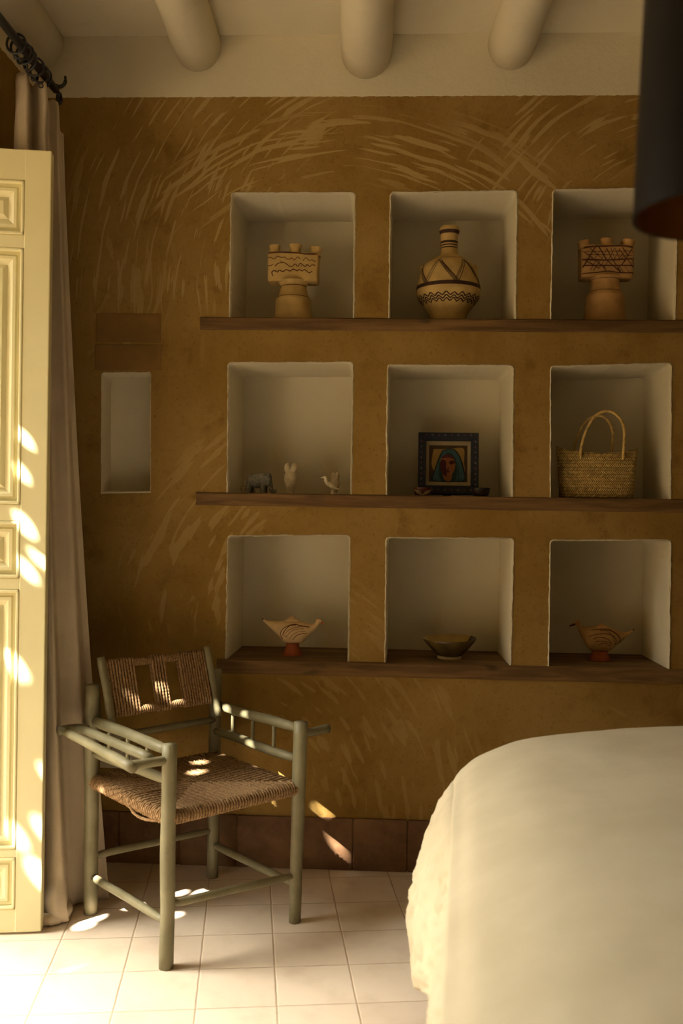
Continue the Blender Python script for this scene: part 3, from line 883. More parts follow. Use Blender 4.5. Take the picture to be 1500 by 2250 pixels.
def marks2(hw, z0, z1, s):
    f = lambda x, y: ((x-1328)*s*.99, z1-(y-544.5)*s*.985)
    X = lambda zx: 1250+zx*.10667; Yp = lambda zy: 510+zy*.10667
    def P(*l): return [f(X(a), Yp(b)) for a, b in l]
    o = [(P((215, 390), (420, 365), (700, 355), (1000, 350), (1225, 375)), 3.6*s), (P((215, 460), (700, 460), (1240, 450)), 1.4*s), (P((330, 525), (1200, 545)), 1.2*s),
         (P((215, 625), (600, 640), (900, 630), (1255, 605)), 3.0*s), (P((225, 750), (800, 750), (1255, 745)), 2.4*s), (P((215, 915), (480, 895), (740, 865), (960, 895), (1250, 895)), 2.2*s)]
    L = [((490, 330), (225, 790), 2.4), ((520, 345), (700, 640), 2.6), ((700, 640), (985, 890), 2.2), ((690, 400), (820, 640), 2.0), ((820, 640), (980, 870), 1.8), ((230, 460), (440, 620), 1.5), ((360, 400), (620, 620), 1.5),
         ((270, 645), (550, 810), 1.8), ((470, 645), (680, 820), 1.3), ((1010, 380), (1130, 560), 2.2), ((940, 420), (1090, 610), 1.6), ((1210, 400), (1000, 740), 1.8), ((1090, 420), (930, 620), 1.1), ((940, 660), (1040, 560), 1.1),
         ((700, 400), (600, 620), 1.1), ((850, 400), (740, 620), 1.1), ((960, 400), (850, 620), 1.1), ((780, 400), (860, 620), 1.1), ((860, 400), (960, 620), 1.1), ((560, 460), (440, 640), 1.1), ((480, 660), (370, 850), 1.1), ((560, 660), (430, 860), 1.4), ((640, 660), (540, 820), 1.1),
         ((1120, 630), (1250, 800), 1.6), ((1200, 630), (1260, 720), 1.3), ((1080, 640), (920, 820), 1.5), ((980, 800), (1040, 890), 1.0), ((620, 760), (690, 860), 1.0), ((720, 660), (640, 800), 1.0), ((1060, 760), (1150, 890), 1.0)]
    o += [(P(a, b), w_*s) for a, b, w_ in L]
    return o
castle('castle_vessel', 'reddish clay castle vessel scratched with a dense red-brown lattice', 1328, 3.36, M_TERRA2, M_PAINTR, 113,
       ((1280, 533, 25, -.18), (1327, 528.5, 26, 0), (1373, 531.5, 26, .16)), marks2, (544.5, 614),
       ((45.5, None), (44.5, 697), (43, 694), (41.5, 655), (41, 652), (37, 647), (33.5, 643), (31, 631), (30.5, 624), (30, 621), (31.5, 617), (34, 613), (35, 611)))
# ---------- striped bottle vase
Y = 3.36; b = sidebase(984, Y, 0); s = Y/FPX
vase = thing('bottle_vase', 'round clay bottle vase with long neck, dark bands and zigzags', 'vase', b)
vz = lambda zy: atY(984, 480+zy*.12667, Y).z-b.z
VP = [(300, 1745), (318, 1715), (345, 1650), (400, 1570), (452, 1500), (525, 1400), (548, 1330), (552, 1290), (548, 1230), (535, 1150), (500, 1000), (470, 900), (430, 830), (385, 785), (340, 757), (328, 752), (322, 745), (240, 690), (190, 662), (152, 645), (146, 630), (143, 540), (145, 420), (150, 300), (158, 270), (174, 225), (176, 205), (165, 175), (150, 152), (128, 150), (118, 180), (112, 330)]
prof = [(r*.12667*s, vz(zy)) for r, zy in VP]; prof[0] = (prof[0][0], 0.0)
pr = smooth_path([(r, z, 0) for r, z in prof[:14]], 4)
prof2 = [(p.x, p.y) for p in pr]+prof[14:]
bm = BM(); lathe(bm, prof2, 64, jit=.004)
def vr(z):
    for (r0, z0), (r1, z1) in zip(prof2[:-1], prof2[1:]):
        if z0 <= z <= z1: return r0+(r1-r0)*(z-z0)/max(1e-6, z1-z0)
    return prof2[0][0]
def vsurf(a, z): r = vr(z)+.0008; a_ = a/.11; return Vector((r*math.sin(a_), -r*math.cos(a_), z))
bm.normal_update()
def vband(z0, z1):
    lathe(bm, [(vr(z0+(z1-z0)*k/4)+.0007, z0+(z1-z0)*k/4) for k in range(5)], 64, mi=1, capb=False, capt=False)
# band heights read on the axis; the horizon is below, so front edges ride high
vband(vz(1262), vz(1196)); vband(vz(288), vz(228)); vband(vz(452), vz(412)); vband(vz(494), vz(474)); vband(vz(536), vz(518)); vband(vz(757), vz(748))
zt_, zb_ = vz(800), vz(1195)
U = .11
for k in range(6):      # paired zigzag strokes round the shoulder
    a0 = -1.49+k*1.03
    for off, wd in ((-.10, .0018), (-.045, .0020), (.055, .0024)):
        stroke(bm, [((a0-.36+off)*U, zb_), ((a0+off*.6)*U, zt_)], wd, vsurf, 1, 8)
    for off, wd in ((-.085, .0019), (-.035, .0019), (.03, .0030), (.075, .0020)):
        stroke(bm, [((a0+off*.6+.03)*U, zt_), ((a0+.66+off)*U, zb_)], wd, vsurf, 1, 8)
for row, zy in enumerate((1412, 1458, 1500)):
    pts = []
    for k in range(49):
        a = -PI+2*PI*k/48; pts.append((a*U, vz(zy)+(.0048 if k % 2 else -.0042)*(1+.2*math.sin(k*1.7+row))))
    stroke(bm, pts, .0042, vsurf, 1, 4)
mesh('body', bm, [M_TERRA, M_PAINTB], vase, sharp=45)
for sx_, z in ((-1, 870), (1, 870)):   # two small shoulder lugs
    bm = BM(); ell(bm, (sx_*(vr(vz(z))+.0), 0, vz(z)), (.009, .008, .014)); mesh('lug', bm, M_TERRA, vase)

# ---------- stone animals
Y = W+.10; b = sidebase(569, Y, 1); s = Y/FPX
ele = thing('elephant_figurine', 'grey mottled stone elephant with curled trunk', 'figurine', b)
E_ = lambda zx, zy, y=0.0: Vector(((520+zx*.17333-569)*s, y, (1081-(1000+zy*.17333))*s))
bm = BM()
ell(bm, E_(240, 306), (.0335, .0215, .0275)); ell(bm, E_(330, 290), (.026, .0195, .0250)); ell(bm, E_(400, 283), (.0125, .0150, .0230))
ell(bm, E_(168, 330), (.0135, .0185, .0265))
for x_, y_ in ((158, -.0105), (178, .0105), (338, -.0105), (352, .0105)):
    tube(bm, [E_(x_, 330, y_), E_(x_, 400, y_), E_(x_, 468, y_)], [.0105, .0088, .0095], seg=14)
tr = smooth_path([E_(405, 290), E_(425, 360), E_(440, 420), E_(462, 452), E_(485, 440), E_(492, 412)], 6)
tube(bm, tr, [.0105-.0060*k/(len(tr)-1) for k in range(len(tr))], seg=12)
for y_ in (-1, 1):   # ears pressed to the head
    ell(bm, E_(385, 305, y_*.0165), (.0115, .0032, .0190))
remesh('body', bm, M_ELE, ele, .0011, 5)
bm = BM(); tube(bm, smooth_path([E_(128, 330), E_(105, 380), E_(80, 374)], 5), .0011, seg=6); mesh('tail', bm, M_ELE, ele)
for y_ in (-1, 1):
    bm = BM(); tube(bm, smooth_path([E_(405, 360, y_*.006), E_(425, 395, y_*.0075), E_(445, 400, y_*.008)], 4), [.0016]*8+[.0008], seg=8); mesh('tusk', bm, M_STONE, ele)

def owl(name, label, px, Y, hpx, wpx):
    b = sidebase(px, Y, 1); s = Y/FPX; h = hpx*s; r = wpx*s/2
    t = thing(name, label, 'figurine', b)
    bm = BM()
    lathe(bm, [(r*.52, 0), (r*.55, h*.035), (r*.46, h*.07), (r*.50, h*.10), (r*.72, h*.25), (r*.93, h*.42), (r*1.0, h*.53), (r*.95, h*.61), (r*.80, h*.68), (r*.55, h*.74), (r*.2, h*.76)], 28, sy=.85)
    for sx_ in (-1, 1): ell(bm, (sx_*r*.46, 0, h*.828), (r*.53, r*.68, h*.182), (0, sx_*.03, 0))
    ell(bm, (0, 0, h*.74), (r*.62, r*.55, h*.14))
    remesh('body', bm, M_STONE, t, r*.045, 4)
    for sx_ in (-1, 1):
        bm = BM(); tube(bm, [(sx_*r*.42+r*.22*math.cos(a), -r*.60, h*.84+r*.22*math.sin(a)) for a in [2*PI*k/16 for k in range(16)]], r*.055, seg=6, closed=True); ell(bm, (sx_*r*.42, -r*.58, h*.84), (r*.11, r*.08, r*.11), seg=10); mesh('eye', bm, M_STONE, t)
    bm = BM(); lathe(bm, [(r*.09, 0), (r*.02, h*.07)], 8); bmesh.ops.rotate(bm, matrix=Matrix.Rotation(PI, 3, 'X'), verts=bm.verts); bmesh.ops.translate(bm, vec=(0, -r*.56, h*.81), verts=bm.verts); mesh('beak', bm, M_STONE, t)
    return t
owl('owl_figurine', 'tall pale stone owl beside the elephant', 638, W+.11, 68, 30)
owl('owl_figurine', 'small pale stone owl standing behind the white stone bird', 735.5, W+.15, 49, 19.5)
Y = W+.055; b = sidebase(733, Y, 1); s = Y/FPX
bird = thing('bird_figurine', 'white stone bird with raised head and pointed tail', 'figurine', b)
B_ = lambda zx, zy, y=0.0: Vector(((520+zx*.17333-733)*s, y, (1086.5-(1000+zy*.17333))*s))
bm = BM()
ell(bm, B_(1200, 395), (.0165, .0075, .0070), (0, .45, 0)); ell(bm, B_(1155, 365), (.0085, .007, .0085))
tube(bm, smooth_path([B_(1150, 370), B_(1128, 335), B_(1122, 300), B_(1112, 285)], 5), [.0066-.0016*k/15 for k in range(16)], seg=12)
ell(bm, B_(1110, 283), (.0068, .0052, .0050)); tube(bm, [B_(1095, 285), B_(1054, 292)], [.0034, .0007], seg=10)
tube(bm, [B_(1230, 415), B_(1300, 437), B_(1372, 437)], [.0052, .0022, .0009], seg=10)
remesh('body', bm, M_STONEW, bird, .0009, 4)
bm = BM(); lathe(bm, [(.0085, 0), (.0088, .003), (.0070, .006), (.0060, .011), (.0065, .016)], 16, c=B_(1213, 500)); mesh('pedestal', bm, M_STONEW, bird)
for y_ in (-1, 1):
    bm = BM(); ell(bm, B_(1205, 400, y_*.0066), (.0155, .0016, .0042), (0, .42, 0), 14); mesh('wing', bm, M_STONEW, bird)
# a pale little beast half hidden by the elephant
Y = W+.16; b = sidebase(553, Y, 1); s = Y/FPX
an = thing('animal_figurine', 'small pale stone animal mostly hidden behind the elephant', 'figurine', b)
bm = BM(); G_ = lambda zx, zy, y=0.0: Vector(((520+zx*.17333-553)*s, y, (1081-(1000+zy*.17333))*s))
ell(bm, G_(150, 400), (.020, .010, .0095)); ell(bm, G_(62, 405), (.0065, .0062, .0095)); tube(bm, [G_(100, 410), G_(70, 400)], [.006, .005], seg=10)
for x_, y_ in ((75, -.005), (85, .005), (205, -.005), (225, .005)): tube(bm, [G_(x_, 420, y_), G_(x_, 468, y_)], [.0046, .0040], seg=10)
remesh('body', bm, M_STONE, an, .001, 4)

# ---------- framed portrait, leaning back
Y = W+.165; b = sidebase(984, Y, 1); s = Y/FPX
frame_h = 137*s; frame_w = 132*s
pic = thing('picture_frame', 'dark blue painted frame holding a portrait of a woman in a teal veil', 'picture', b)
tilt = math.radians(-9)
pic.location.z += .007
pic.rotation_euler = (tilt, 0, math.radians(-1.0))
M_FR = simple('midnight_blue_paint', (.011, .014, .026), .3, 30, .55, .1, 60, .35)
M_MAT = simple('cream_mount', (.33, .26, .15), .06, 30, .8, .05)
hw, hh, fw = frame_w/2, frame_h, 17*s
bm = BM()
for (x0, x1, z0, z1) in ((-hw, hw, 0, fw*1.1), (-hw, hw, hh-fw, hh), (-hw, -hw+fw, fw, hh-fw), (hw-fw, hw, fw, hh-fw)):
    box(bm, ((x0+x1)/2, 0, (z0+z1)/2), (x1-x0, .026, z1-z0), bev=.002)
bm.normal_update(); bm.faces.ensure_lookup_table()
MOT = [simple('violet_fleck', (.13, .045, .085), .2, 30, .6, 0), simple('grey_fleck', (.14, .13, .12), .2, 30, .6, 0)]
for k in range(9):      # little painted leaves round the border
    z = fw*1.2+(hh-2.4*fw)*k/8
    for sx_ in (-1, 1):
        c_ = sx_*(hw-fw*.42); d = .0042
        patch(bm, [(c_-d, z), (c_, z+d*1.3), (c_+d*.7, z+d*.1), (c_+d*.1, z-d*.8)], 0, 1+(k+(sx_ > 0)) % 2)
for k in range(8):
    x = -hw+fw+(frame_w-2*fw)*k/7
    for zc in (fw*.5, hh-fw*.35):
        d = .004; patch(bm, [(x-d*1.3, zc), (x, zc+d*.8), (x+d*1.1, zc+d*.1), (x, zc-d*.7)], 0, 1+k % 2)
for v in bm.verts:
    if abs(v.co.y) < 1e-7 and all(f.material_index for f in v.link_faces): v.co.y = -.0136
mesh('border', bm, [M_FR]+MOT, pic, smooth=False)
bm = BM(); box(bm, (0, .006, hh/2), (frame_w-2*fw+.004, .004, hh-2*fw+.004)); mesh('mount', bm, M_MAT, pic, smooth=False)
bm = BM(); box(bm, (0, .011, hh/2), (frame_w-.006, .004, hh-.006)); mesh('backing', bm, M_FR, pic, smooth=False)
PC = [simple('p_'+n, c, .1, 40, .7, 0) for n, c in (('dark', (.050, .028, .012)), ('ochre', (.24, .145, .038)), ('teal', (.030, .078, .085)), ('line', (.010, .012, .012)), ('flesh', (.20, .072, .022)), ('wine', (.055, .006, .007)), ('tealdark', (.014, .032, .036)), ('band', (.075, .012, .016)))]
aw, ah = 84*s, 82*s; zc0 = hh*.505
# own composition: a veiled head, one side of the face dark
Q = lambda x, z: ((x-.5)*aw, zc0+(.5-z)*ah)
bm = BM()
layers = []
def lay(poly, mi, sm=True):
    if sm:
        P = [Vector((*Q(*p), 0)) for p in poly]; P = smooth_path(P+[P[0]], 4)[:-1]; poly2 = [(p.x, p.y) for p in P]
    else: poly2 = [Q(*p) for p in poly]
    n0 = len(bm.verts); bm.verts.ensure_lookup_table()
    patch(bm, poly2, .0035-.00022*len(layers), mi); layers.append(1)
lay([(0, 0), (1, 0), (1, 1), (0, 1)], 0, False)
lay([(.12, .10), (.38, .10), (.62, .08), (.90, .09), (.91, .45), (.93, .86), (.70, .90), (.3, .90), (.08, .60), (.08, .3)], 1)
lay([(.34, .14), (.52, .085), (.68, .12), (.82, .32), (.92, .66), (.95, .95), (.70, 1.0), (.25, 1.0), (.06, .95), (.14, .68), (.24, .36)], 3)
lay([(.36, .16), (.52, .11), (.66, .145), (.79, .34), (.89, .68), (.92, .93), (.70, .98), (.27, .98), (.10, .93), (.17, .68), (.27, .38)], 2)
lay([(.36, .30), (.50, .21), (.64, .29), (.72, .50), (.68, .96), (.32, .96), (.26, .55)], 6)
lay([(.38, .90), (.38, .76), (.58, .76), (.58, .94), (.48, .995)], 4)
lay([(.285, .50), (.33, .34), (.48, .27), (.62, .34), (.685, .50), (.66, .68), (.57, .82), (.48, .86), (.38, .80), (.30, .66)], 4)
lay([(.31, .36), (.40, .275), (.50, .25), (.60, .30), (.655, .37), (.50, .335)], 7)
lay([(.285, .50), (.33, .40), (.40, .405), (.445, .47), (.445, .62), (.46, .70), (.46, .85), (.38, .80), (.30, .66)], 5)
lay([(.515, .47), (.57, .415), (.66, .43), (.66, .49), (.60, .525), (.54, .515)], 5)
lay([(.45, .655), (.50, .63), (.51, .61), (.515, .66), (.48, .68)], 3)
lay([(.42, .71), (.48, .695), (.55, .715), (.49, .75)], 5)
lay([(.745, .50), (.76, .50), (.775, .97), (.755, .97)], 6)
mesh('portrait', bm, PC, pic, smooth=False)
bm = BM(); box(bm, (0, .050, hh*.30), (.03, .004, hh*.60), Matrix.Rotation(.42, 3, 'X')); bmesh.ops.translate(bm, vec=(0, .002, 0), verts=bm.verts); mesh('easel_strut', bm, M_FR, pic, smooth=False)
# ---------- two little painted cups
def cup(label, px, Y, wpx, hpx, base, leaf, leafcol):
    b = sidebase(px, Y, 1); s = Y/FPX; R = wpx*s/2; h = hpx*s
    t = thing('painted_bowl', label, 'bowl', b)
    bm = BM(); pf = [(R*.72, 0), (R*.78, h*.08), (R*.88, h*.4), (R*.97, h*.8), (R, h*.98), (R*.98, h), (R*.93, h*.97), (R*.84, h*.5), (R*.6, h*.12), (0.002, h*.10)]
    lathe(bm, pf, 36); bm.normal_update()
    def rv(q):
        for (q0, r0), (q1, r1) in zip(((0, .72), (.08, .78), (.4, .88), (.8, .97)), ((.08, .78), (.4, .88), (.8, .97), (.98, 1))):
            if q <= q1: return R*(r0+(r1-r0)*max(0, q-q0)/(q1-q0))+.0006
        return R+.0006
    sf = lambda u, v: Vector((rv(v/h)*math.sin(u/R), -rv(v/h)*math.cos(u/R), v))
    for sx_ in (-1, 1):
        for q0 in leaf:
            stroke(bm, [(sx_*a*R, v*h) for a, v in q0], .0013, sf, 1, 5)
    mesh('body', bm, [base, leafcol], t, sharp=50)
M_WINE = simple('wine_lacquer', (.085, .018, .012), .15, 30, .4, 0, spec=.4)
M_NIGHT = simple('black_lacquer', (.018, .012, .014), .15, 30, .4, 0, spec=.4)
M_CREAMP = simple('cream_slip', (.62, .50, .28), .1, 30, .6, 0)
M_DIMP = simple('dull_gold_slip', (.13, .075, .04), .1, 30, .6, 0)
LEAF = [[(.04, .10), (.35, .16), (.75, .38), (1.15, .72)], [(.04, .10), (.25, .42), (.7, .64), (1.15, .72)], [(.10, .15), (.5, .36), (1.0, .64)], [(.25, .30), (.55, .30), (.85, .48)], [(.25, .36), (.5, .50), (.85, .58)]]
cup('small wine-red bowl painted with two cream leaves, left of the portrait', 927.5, W+.075, 42, 18, M_WINE, LEAF, M_CREAMP)
GAR = [[(0, .30), (.35, .38), (.75, .56), (1.1, .80)], [(0, .42), (.4, .50), (.9, .72)]]
cup('small black bowl with a faint gold garland, right of the portrait', 1055.5, W+.075, 42, 19, M_NIGHT, GAR, M_DIMP)

# ---------- woven basket
def weave_mat():
    s_ = NT('plaited_palm')
    uv = s_.tc.outputs['UV']; x = s_.xyz(uv)
    bh = .0118
    v = s_.math('DIVIDE', x[1], bh); fr = s_.math('FRACT', v); fl = s_.math('FLOOR', v)
    sgn = s_.math('SUBTRACT', s_.math('MULTIPLY', s_.math('MODULO', fl, 2.0), 2.0), 1.0)
    ph = s_.math('ADD', s_.math('MULTIPLY', x[0], 1/.0072), s_.math('MULTIPLY', sgn, s_.math('MULTIPLY', fr, 1.3)))
    st = s_.math('ABSOLUTE', s_.math('SUBTRACT', s_.math('FRACT', ph), .5))
    st = s_.ramp(st, .08, .42)
    ed = s_.math('MINIMUM', fr, s_.math('SUBTRACT', 1.0, fr)); ed = s_.ramp(ed, .0, .22)
    h = s_.math('MULTIPLY', s_.math('ADD', s_.math('MULTIPLY', st, .75), .25), s_.math('ADD', s_.math('MULTIPLY', ed, .6), .4))
    wn = s_.n('ShaderNodeTexWhiteNoise', noise_dimensions='2D'); s_.l(s_.comb(s_.math('FLOOR', ph), fl, 0), wn.inputs['Vector'])
    c = s_.mix(wn.outputs['Value'], (.46, .30, .085), (.68, .49, .17))
    c = s_.mix(s_.ramp(h, .1, .55, 1.0, 0.0), c, (.10, .052, .014))
    s_.bump(h, .8, .004)
    return s_.done(c, .65, .25)
M_WEAVE = weave_mat()
Y = W+.082; b = sidebase(1309, Y, 1); s = Y/FPX
bas = thing('straw_basket', 'plaited straw tote basket with two arched handles', 'basket', b)
bas.rotation_euler = (0, 0, math.radians(-7))
bm = BM(); uvl = bm.loops.layers.uv.new('UVMap'); rings = []; N = 96; NV = 22
H_ = 112*s; per = []
for j in range(NV+1):
    v = j/NV; ring = []; row = []; acc = 0; last = None
    for k in range(N):
        a = 2*PI*k/N; ca, sa = math.cos(a), math.sin(a)
        hx = (80+4.5*v**1.5-3*math.cos(v*PI)*.5)*s; hy = (36-8*v)*s*(.55+.45*min(1, .5+v*2)) if False else (35-9*v)*s
        ex = 2.9 if v < .6 else 2.9-.9*(v-.6)/.4
        kk = (abs(ca)**ex+abs(sa)**ex)**(-1/ex)
        x = hx*kk*ca; y = hy*kk*sa
        rim = H_*(.875+.125*abs(x/hx)**2.2) if x < 0 else H_*(.865+.10*abs(x/hx)**2.0)
        if sa > 0: rim *= 1.01
        z = rim*v
        p = Vector((x+.002*mnoise.noise((x*30, z*30, 1)), y+.0035*mnoise.noise((x*18, z*22, 7)), z))
        if j == 0: p.z = .002
        if last is not None: acc += (p-last).length
        last = p; row.append((acc, z)); ring.append(bm.verts.new(p))
    rings.append(ring); per.append(row)
for j in range(NV):
    for k in range(N):
        k2 = (k+1) % N
        f = bm.faces.new((rings[j][k], rings[j][k2], rings[j+1][k2], rings[j+1][k]))
        for lp, (jj, kq) in zip(f.loops, ((j, k), (j, k2), (j+1, k2), (j+1, k))):
            u, vv = per[jj][kq]
            if k2 == 0 and kq == 0: u = per[jj][N-1][0]+.003
            lp[uvl].uv = (u, vv)
bm.faces.new(list(reversed(rings[0])))
o = mesh('body', bm, M_WEAVE, bas); md = o.modifiers.new('t', 'SOLIDIFY'); md.thickness = .004; md.offset = -1; bake(o)
for p_ in o.data.polygons: p_.use_smooth = True
bm = BM()
for j in range(2):
    pass
bm.free()
def handle(ptz, ysign, r):
    bm = BM(); pts = []
    for zx, zy in ptz:
        px_, py_ = 1200+zx*.14667, 880+zy*.14667
        pts.append(Vector(((px_-1309)*s, ysign, (1090-py_)*s)))
    pts = smooth_path(pts, 8); n = len(pts)
    for i, p in enumerate(pts):
        t_ = i/(n-1); p.y = ysign+(.0*1)*t_
    out = []
    q9 = [pts[0]]
    for a_, b_ in zip(pts[:-1], pts[1:]):
        for k_ in range(1, 3): q9.append(a_.lerp(b_, k_/2))
    tube(bm, q9, r, seg=10, lobes=3, twist=2*PI*3/.05, lob=.10, flat=.8)
    mesh('handle', bm, M_STRAW, bas)
M_STRAW = simple('braided_straw', (.52, .36, .115), .3, 90, .7, .4, 300)
handle([(505, 850), (500, 720), (545, 520), (610, 360), (700, 225), (800, 172), (880, 160), (980, 200), (1065, 300), (1105, 430), (1108, 600), (1103, 740), (1100, 865)], -.047, .0060)
handle([(440, 760), (440, 640), (480, 500), (560, 330), (650, 235), (760, 195), (860, 215), (940, 310), (985, 440), (985, 600), (972, 790)], .040, .0052)

# ---------- bird bowls on red feet
def loft(bm, secs, n=28, mi=0):
    rings = []
    for x, zt, zb, th in secs:
        zc, hh_ = (zt+zb)/2, (zt-zb)/2
        ring = []
        for k in range(n):
            a = 2*PI*k/n
            ring.append(bm.verts.new((x, th*math.cos(a), zc+hh_*math.sin(a))))
        rings.append(ring)
    for A, B in zip(rings[:-1], rings[1:]):
        for k in range(n): bm.faces.new((A[k], A[(k+1) % n], B[(k+1) % n], B[k])).material_index = mi
    bm.faces.new(list(reversed(rings[0]))).material_index = mi; bm.faces.new(rings[-1]).material_index = mi
def claybird(label, px, Y, origin, base_y, flip, secs, lines, foot, head, beak, tail, peak, mt):
    b = sidebase(px, Y, 2); s = Y/FPX
    t = thing('bird_vessel', label, 'pottery', b)
    def Q(zx, zy): return ((origin[0]+zx*.12-px)*s, (base_y-(origin[1]+zy*.12))*s)
    bm = BM()
    S_ = []
    for zx, zt, zb, th in secs:
        x, z1 = Q(zx, zt); _, z0 = Q(zx, zb); S_.append((x, z1, z0, th*.12*s))
    S_.sort(key=lambda r: r[0])
    # dense interpolation for a smooth surface
    P = smooth_path([Vector((a, b_, c)) for a, b_, c, d in S_], 5); T = smooth_path([Vector((a, d, 0)) for a, b_, c, d in S_], 5)
    D = [(p.x, p.y, p.z, max(.0008, q_.y)) for p, q_ in zip(P, T)]
    loft(bm, D)
    def surf(x, z):
        for a, c in zip(D[:-1], D[1:]):
            if a[0] <= x <= c[0]:
                k = (x-a[0])/max(1e-9, c[0]-a[0]); zt, zb, th = (a[i]+(c[i]-a[i])*k for i in (1, 2, 3)); break
        else: zt, zb, th = D[0][1:]
        zc, hh_ = (zt+zb)/2, max(1e-5, (zt-zb)/2)
        return Vector((x, -th*math.sqrt(max(0, 1-min(1, abs((z-zc)/hh_))**2))-.0006, z))
    bm.normal_update()
    for l, wd in lines: stroke(bm, [Q(*p) for p in l], wd*.12*s, surf, 1, 6)
    mesh('body', bm, [mt, M_PAINTR], t)
    bm = BM(); x0, z0 = Q(*peak[0]); x1, z1 = Q(*peak[1])
    lathe(bm, [(.028, 0), (.020, (z1-z0)*.35), (.011, (z1-z0)*.75), (.0055, (z1-z0)*.97), (.002, z1-z0)], 20, c=(x0, 0, z0), sy=.75); mesh('crest', bm, mt, t)
    bm = BM(); x, z = Q(*head[:2]); ell(bm, (x, 0, z), (head[2]*.12*s, head[2]*.10*s, head[3]*.12*s)); mesh('head', bm, mt, t)
    bm = BM(); (xa, za), (xb, zb_) = Q(*beak[0]), Q(*beak[1]); tube(bm, [(xa, 0, za), ((xa+xb)/2, 0, (za+zb_)/2), (xb, 0, zb_)], [beak[2]*.12*s, beak[2]*.11*s, beak[2]*.07*s], seg=12, flat=.8); o = mesh('beak', bm, M_PAINTR if beak[3] else M_RED, t)
    bm = BM(); x, z = Q(*tail); ell(bm, (x, 0, z), (.0034, .0034, .0034), seg=12); mesh('tail_tip', bm, M_PAINTR, t)
    bm = BM()
    pts = [(foot[2], None), (foot[2], foot[3]-22), (foot[1]*1.06, foot[0]+60), (foot[1], foot[0]), (foot[1]*1.05, foot[0]-18)]
    fx = Q(foot[4], 0)[0]
    lathe(bm, [(r*.12*s, Q(0, zy)[1] if zy is not None else 0.0) for r, zy in pts], 32, c=(fx, 0, 0)); mesh('foot', bm, M_RED, t, sharp=50)
    return t
secsL = [(118, 246, 264, 6), (150, 258, 300, 12), (250, 285, 400, 60), (350, 284, 495, 110), (450, 278, 595, 150), (530, 268, 668, 172), (600, 268, 692, 182), (690, 268, 696, 186), (800, 276, 690, 180), (870, 288, 672, 168), (950, 308, 585, 135), (1030, 325, 505, 90), (1090, 300, 440, 58), (1130, 260, 395, 42), (1165, 238, 330, 30), (1190, 240, 300, 18)]
linesL = [([(515, 600), (480, 520), (500, 430), (580, 365), (720, 325), (830, 345), (1000, 375)], 13), ([(515, 520), (560, 430), (640, 350), (760, 335)], 14), ([(555, 500), (640, 420), (760, 375), (880, 362)], 9), ([(600, 530), (660, 460), (760, 410), (900, 400)], 9), ([(640, 600), (680, 530), (780, 460), (930, 440)], 8), ([(700, 605), (760, 530), (850, 490), (960, 485)], 11), ([(515, 520), (550, 530), (600, 545)], 9)]
claybird('buff clay bird bowl facing right on a red clay foot', 642, W+.115, (560, 1330), 1438.5, False, secsL, linesL, (700, 120, 182, 900, 683), (1165, 262, 52, 42), ((1195, 270), (1258, 335), 20, 0), (128, 254), ((670, 280), (670, 188)), M_CLAYF)
secsR = [(1330, 330, 352, 8), (1300, 345, 385, 14), (1200, 385, 475, 55), (1100, 380, 565, 100), (1000, 352, 645, 140), (930, 325, 715, 160), (850, 312, 738, 176), (750, 300, 745, 182), (640, 292, 742, 180), (560, 292, 725, 170), (520, 295, 690, 160), (450, 300, 590, 125), (390, 292, 490, 85), (350, 255, 410, 55), (320, 215, 330, 38), (295, 205, 290, 24)]
linesR = [([(540, 350), (620, 340), (760, 330), (900, 360), (1010, 430), (1060, 520), (1040, 590)], 11), ([(500, 460), (600, 425), (760, 405), (900, 430), (980, 520), (960, 600)], 12), ([(560, 510), (640, 470), (760, 478), (850, 520), (890, 600)], 11), ([(620, 545), (720, 535), (800, 545), (890, 570)], 12), ([(660, 610), (740, 570), (820, 590), (875, 625)], 11), ([(780, 330), (900, 350), (1030, 440), (1075, 560)], 10), ([(860, 400), (930, 470), (950, 560)], 8), ([(700, 355), (800, 350), (880, 395)], 8)]
claybird('rosy clay bird bowl facing left on a dark red foot', 1317, W+.165, (1230, 1340), 1447.5, True, secsR, linesR, (748, 142, 200, 895, 725), (315, 235, 55, 48), ((300, 250), (172, 300), 24, 1), (1322, 340), ((750, 318), (752, 238)), M_TERRA2)
# ---------- glazed bowl
Y = W+.12; b = sidebase(987, Y, 2); s = Y/FPX*1.0
gb = thing('glazed_bowl', 'flared glazed bowl, mustard inside and dark brown outside, with a pale unglazed foot', 'bowl', b)
k_ = .11333*s; h = 51*s
bm = BM()
PF = [(225, 0, 2), (232, 12, 2), (226, 45, 2), (215, 58, 2), (240, 75, 0), (300, 130, 0), (385, 235, 0), (455, 330, 0), (500, 392, 0), (514, 420, 0), (512, 436, 0), (500, 432, 1), (470, 390, 1), (380, 270, 1), (250, 130, 1), (120, 90, 1), (2, 84, 1)]
rings = []
for r, z, mi in PF:
    rings.append([bm.verts.new((r*k_*math.cos(2*PI*i/56)*(1+.006*math.sin(3*2*PI*i/56)), r*k_*math.sin(2*PI*i/56), z*k_*.90+(.003*math.cos(2*PI*i/56-.6) if z > 300 else 0)*z/430)) for i in range(56)])
for (A, B, (r, z, mi)) in zip(rings[:-1], rings[1:], PF[1:]):
    for i in range(56):
        f = bm.faces.new((A[i], A[(i+1) % 56], B[(i+1) % 56], B[i])); f.material_index = mi
        a = 2*PI*(i+.5)/56
        if mi == 1 and -.55 < (a-.15 if a < PI else a-2*PI-.15) < .40 and r > 240: f.material_index = 0
bm.faces.new(list(reversed(rings[0]))).material_index = 2
mesh('body', bm, [M_GLAZE, M_GLAZEI, M_RAW], gb, sharp=60)

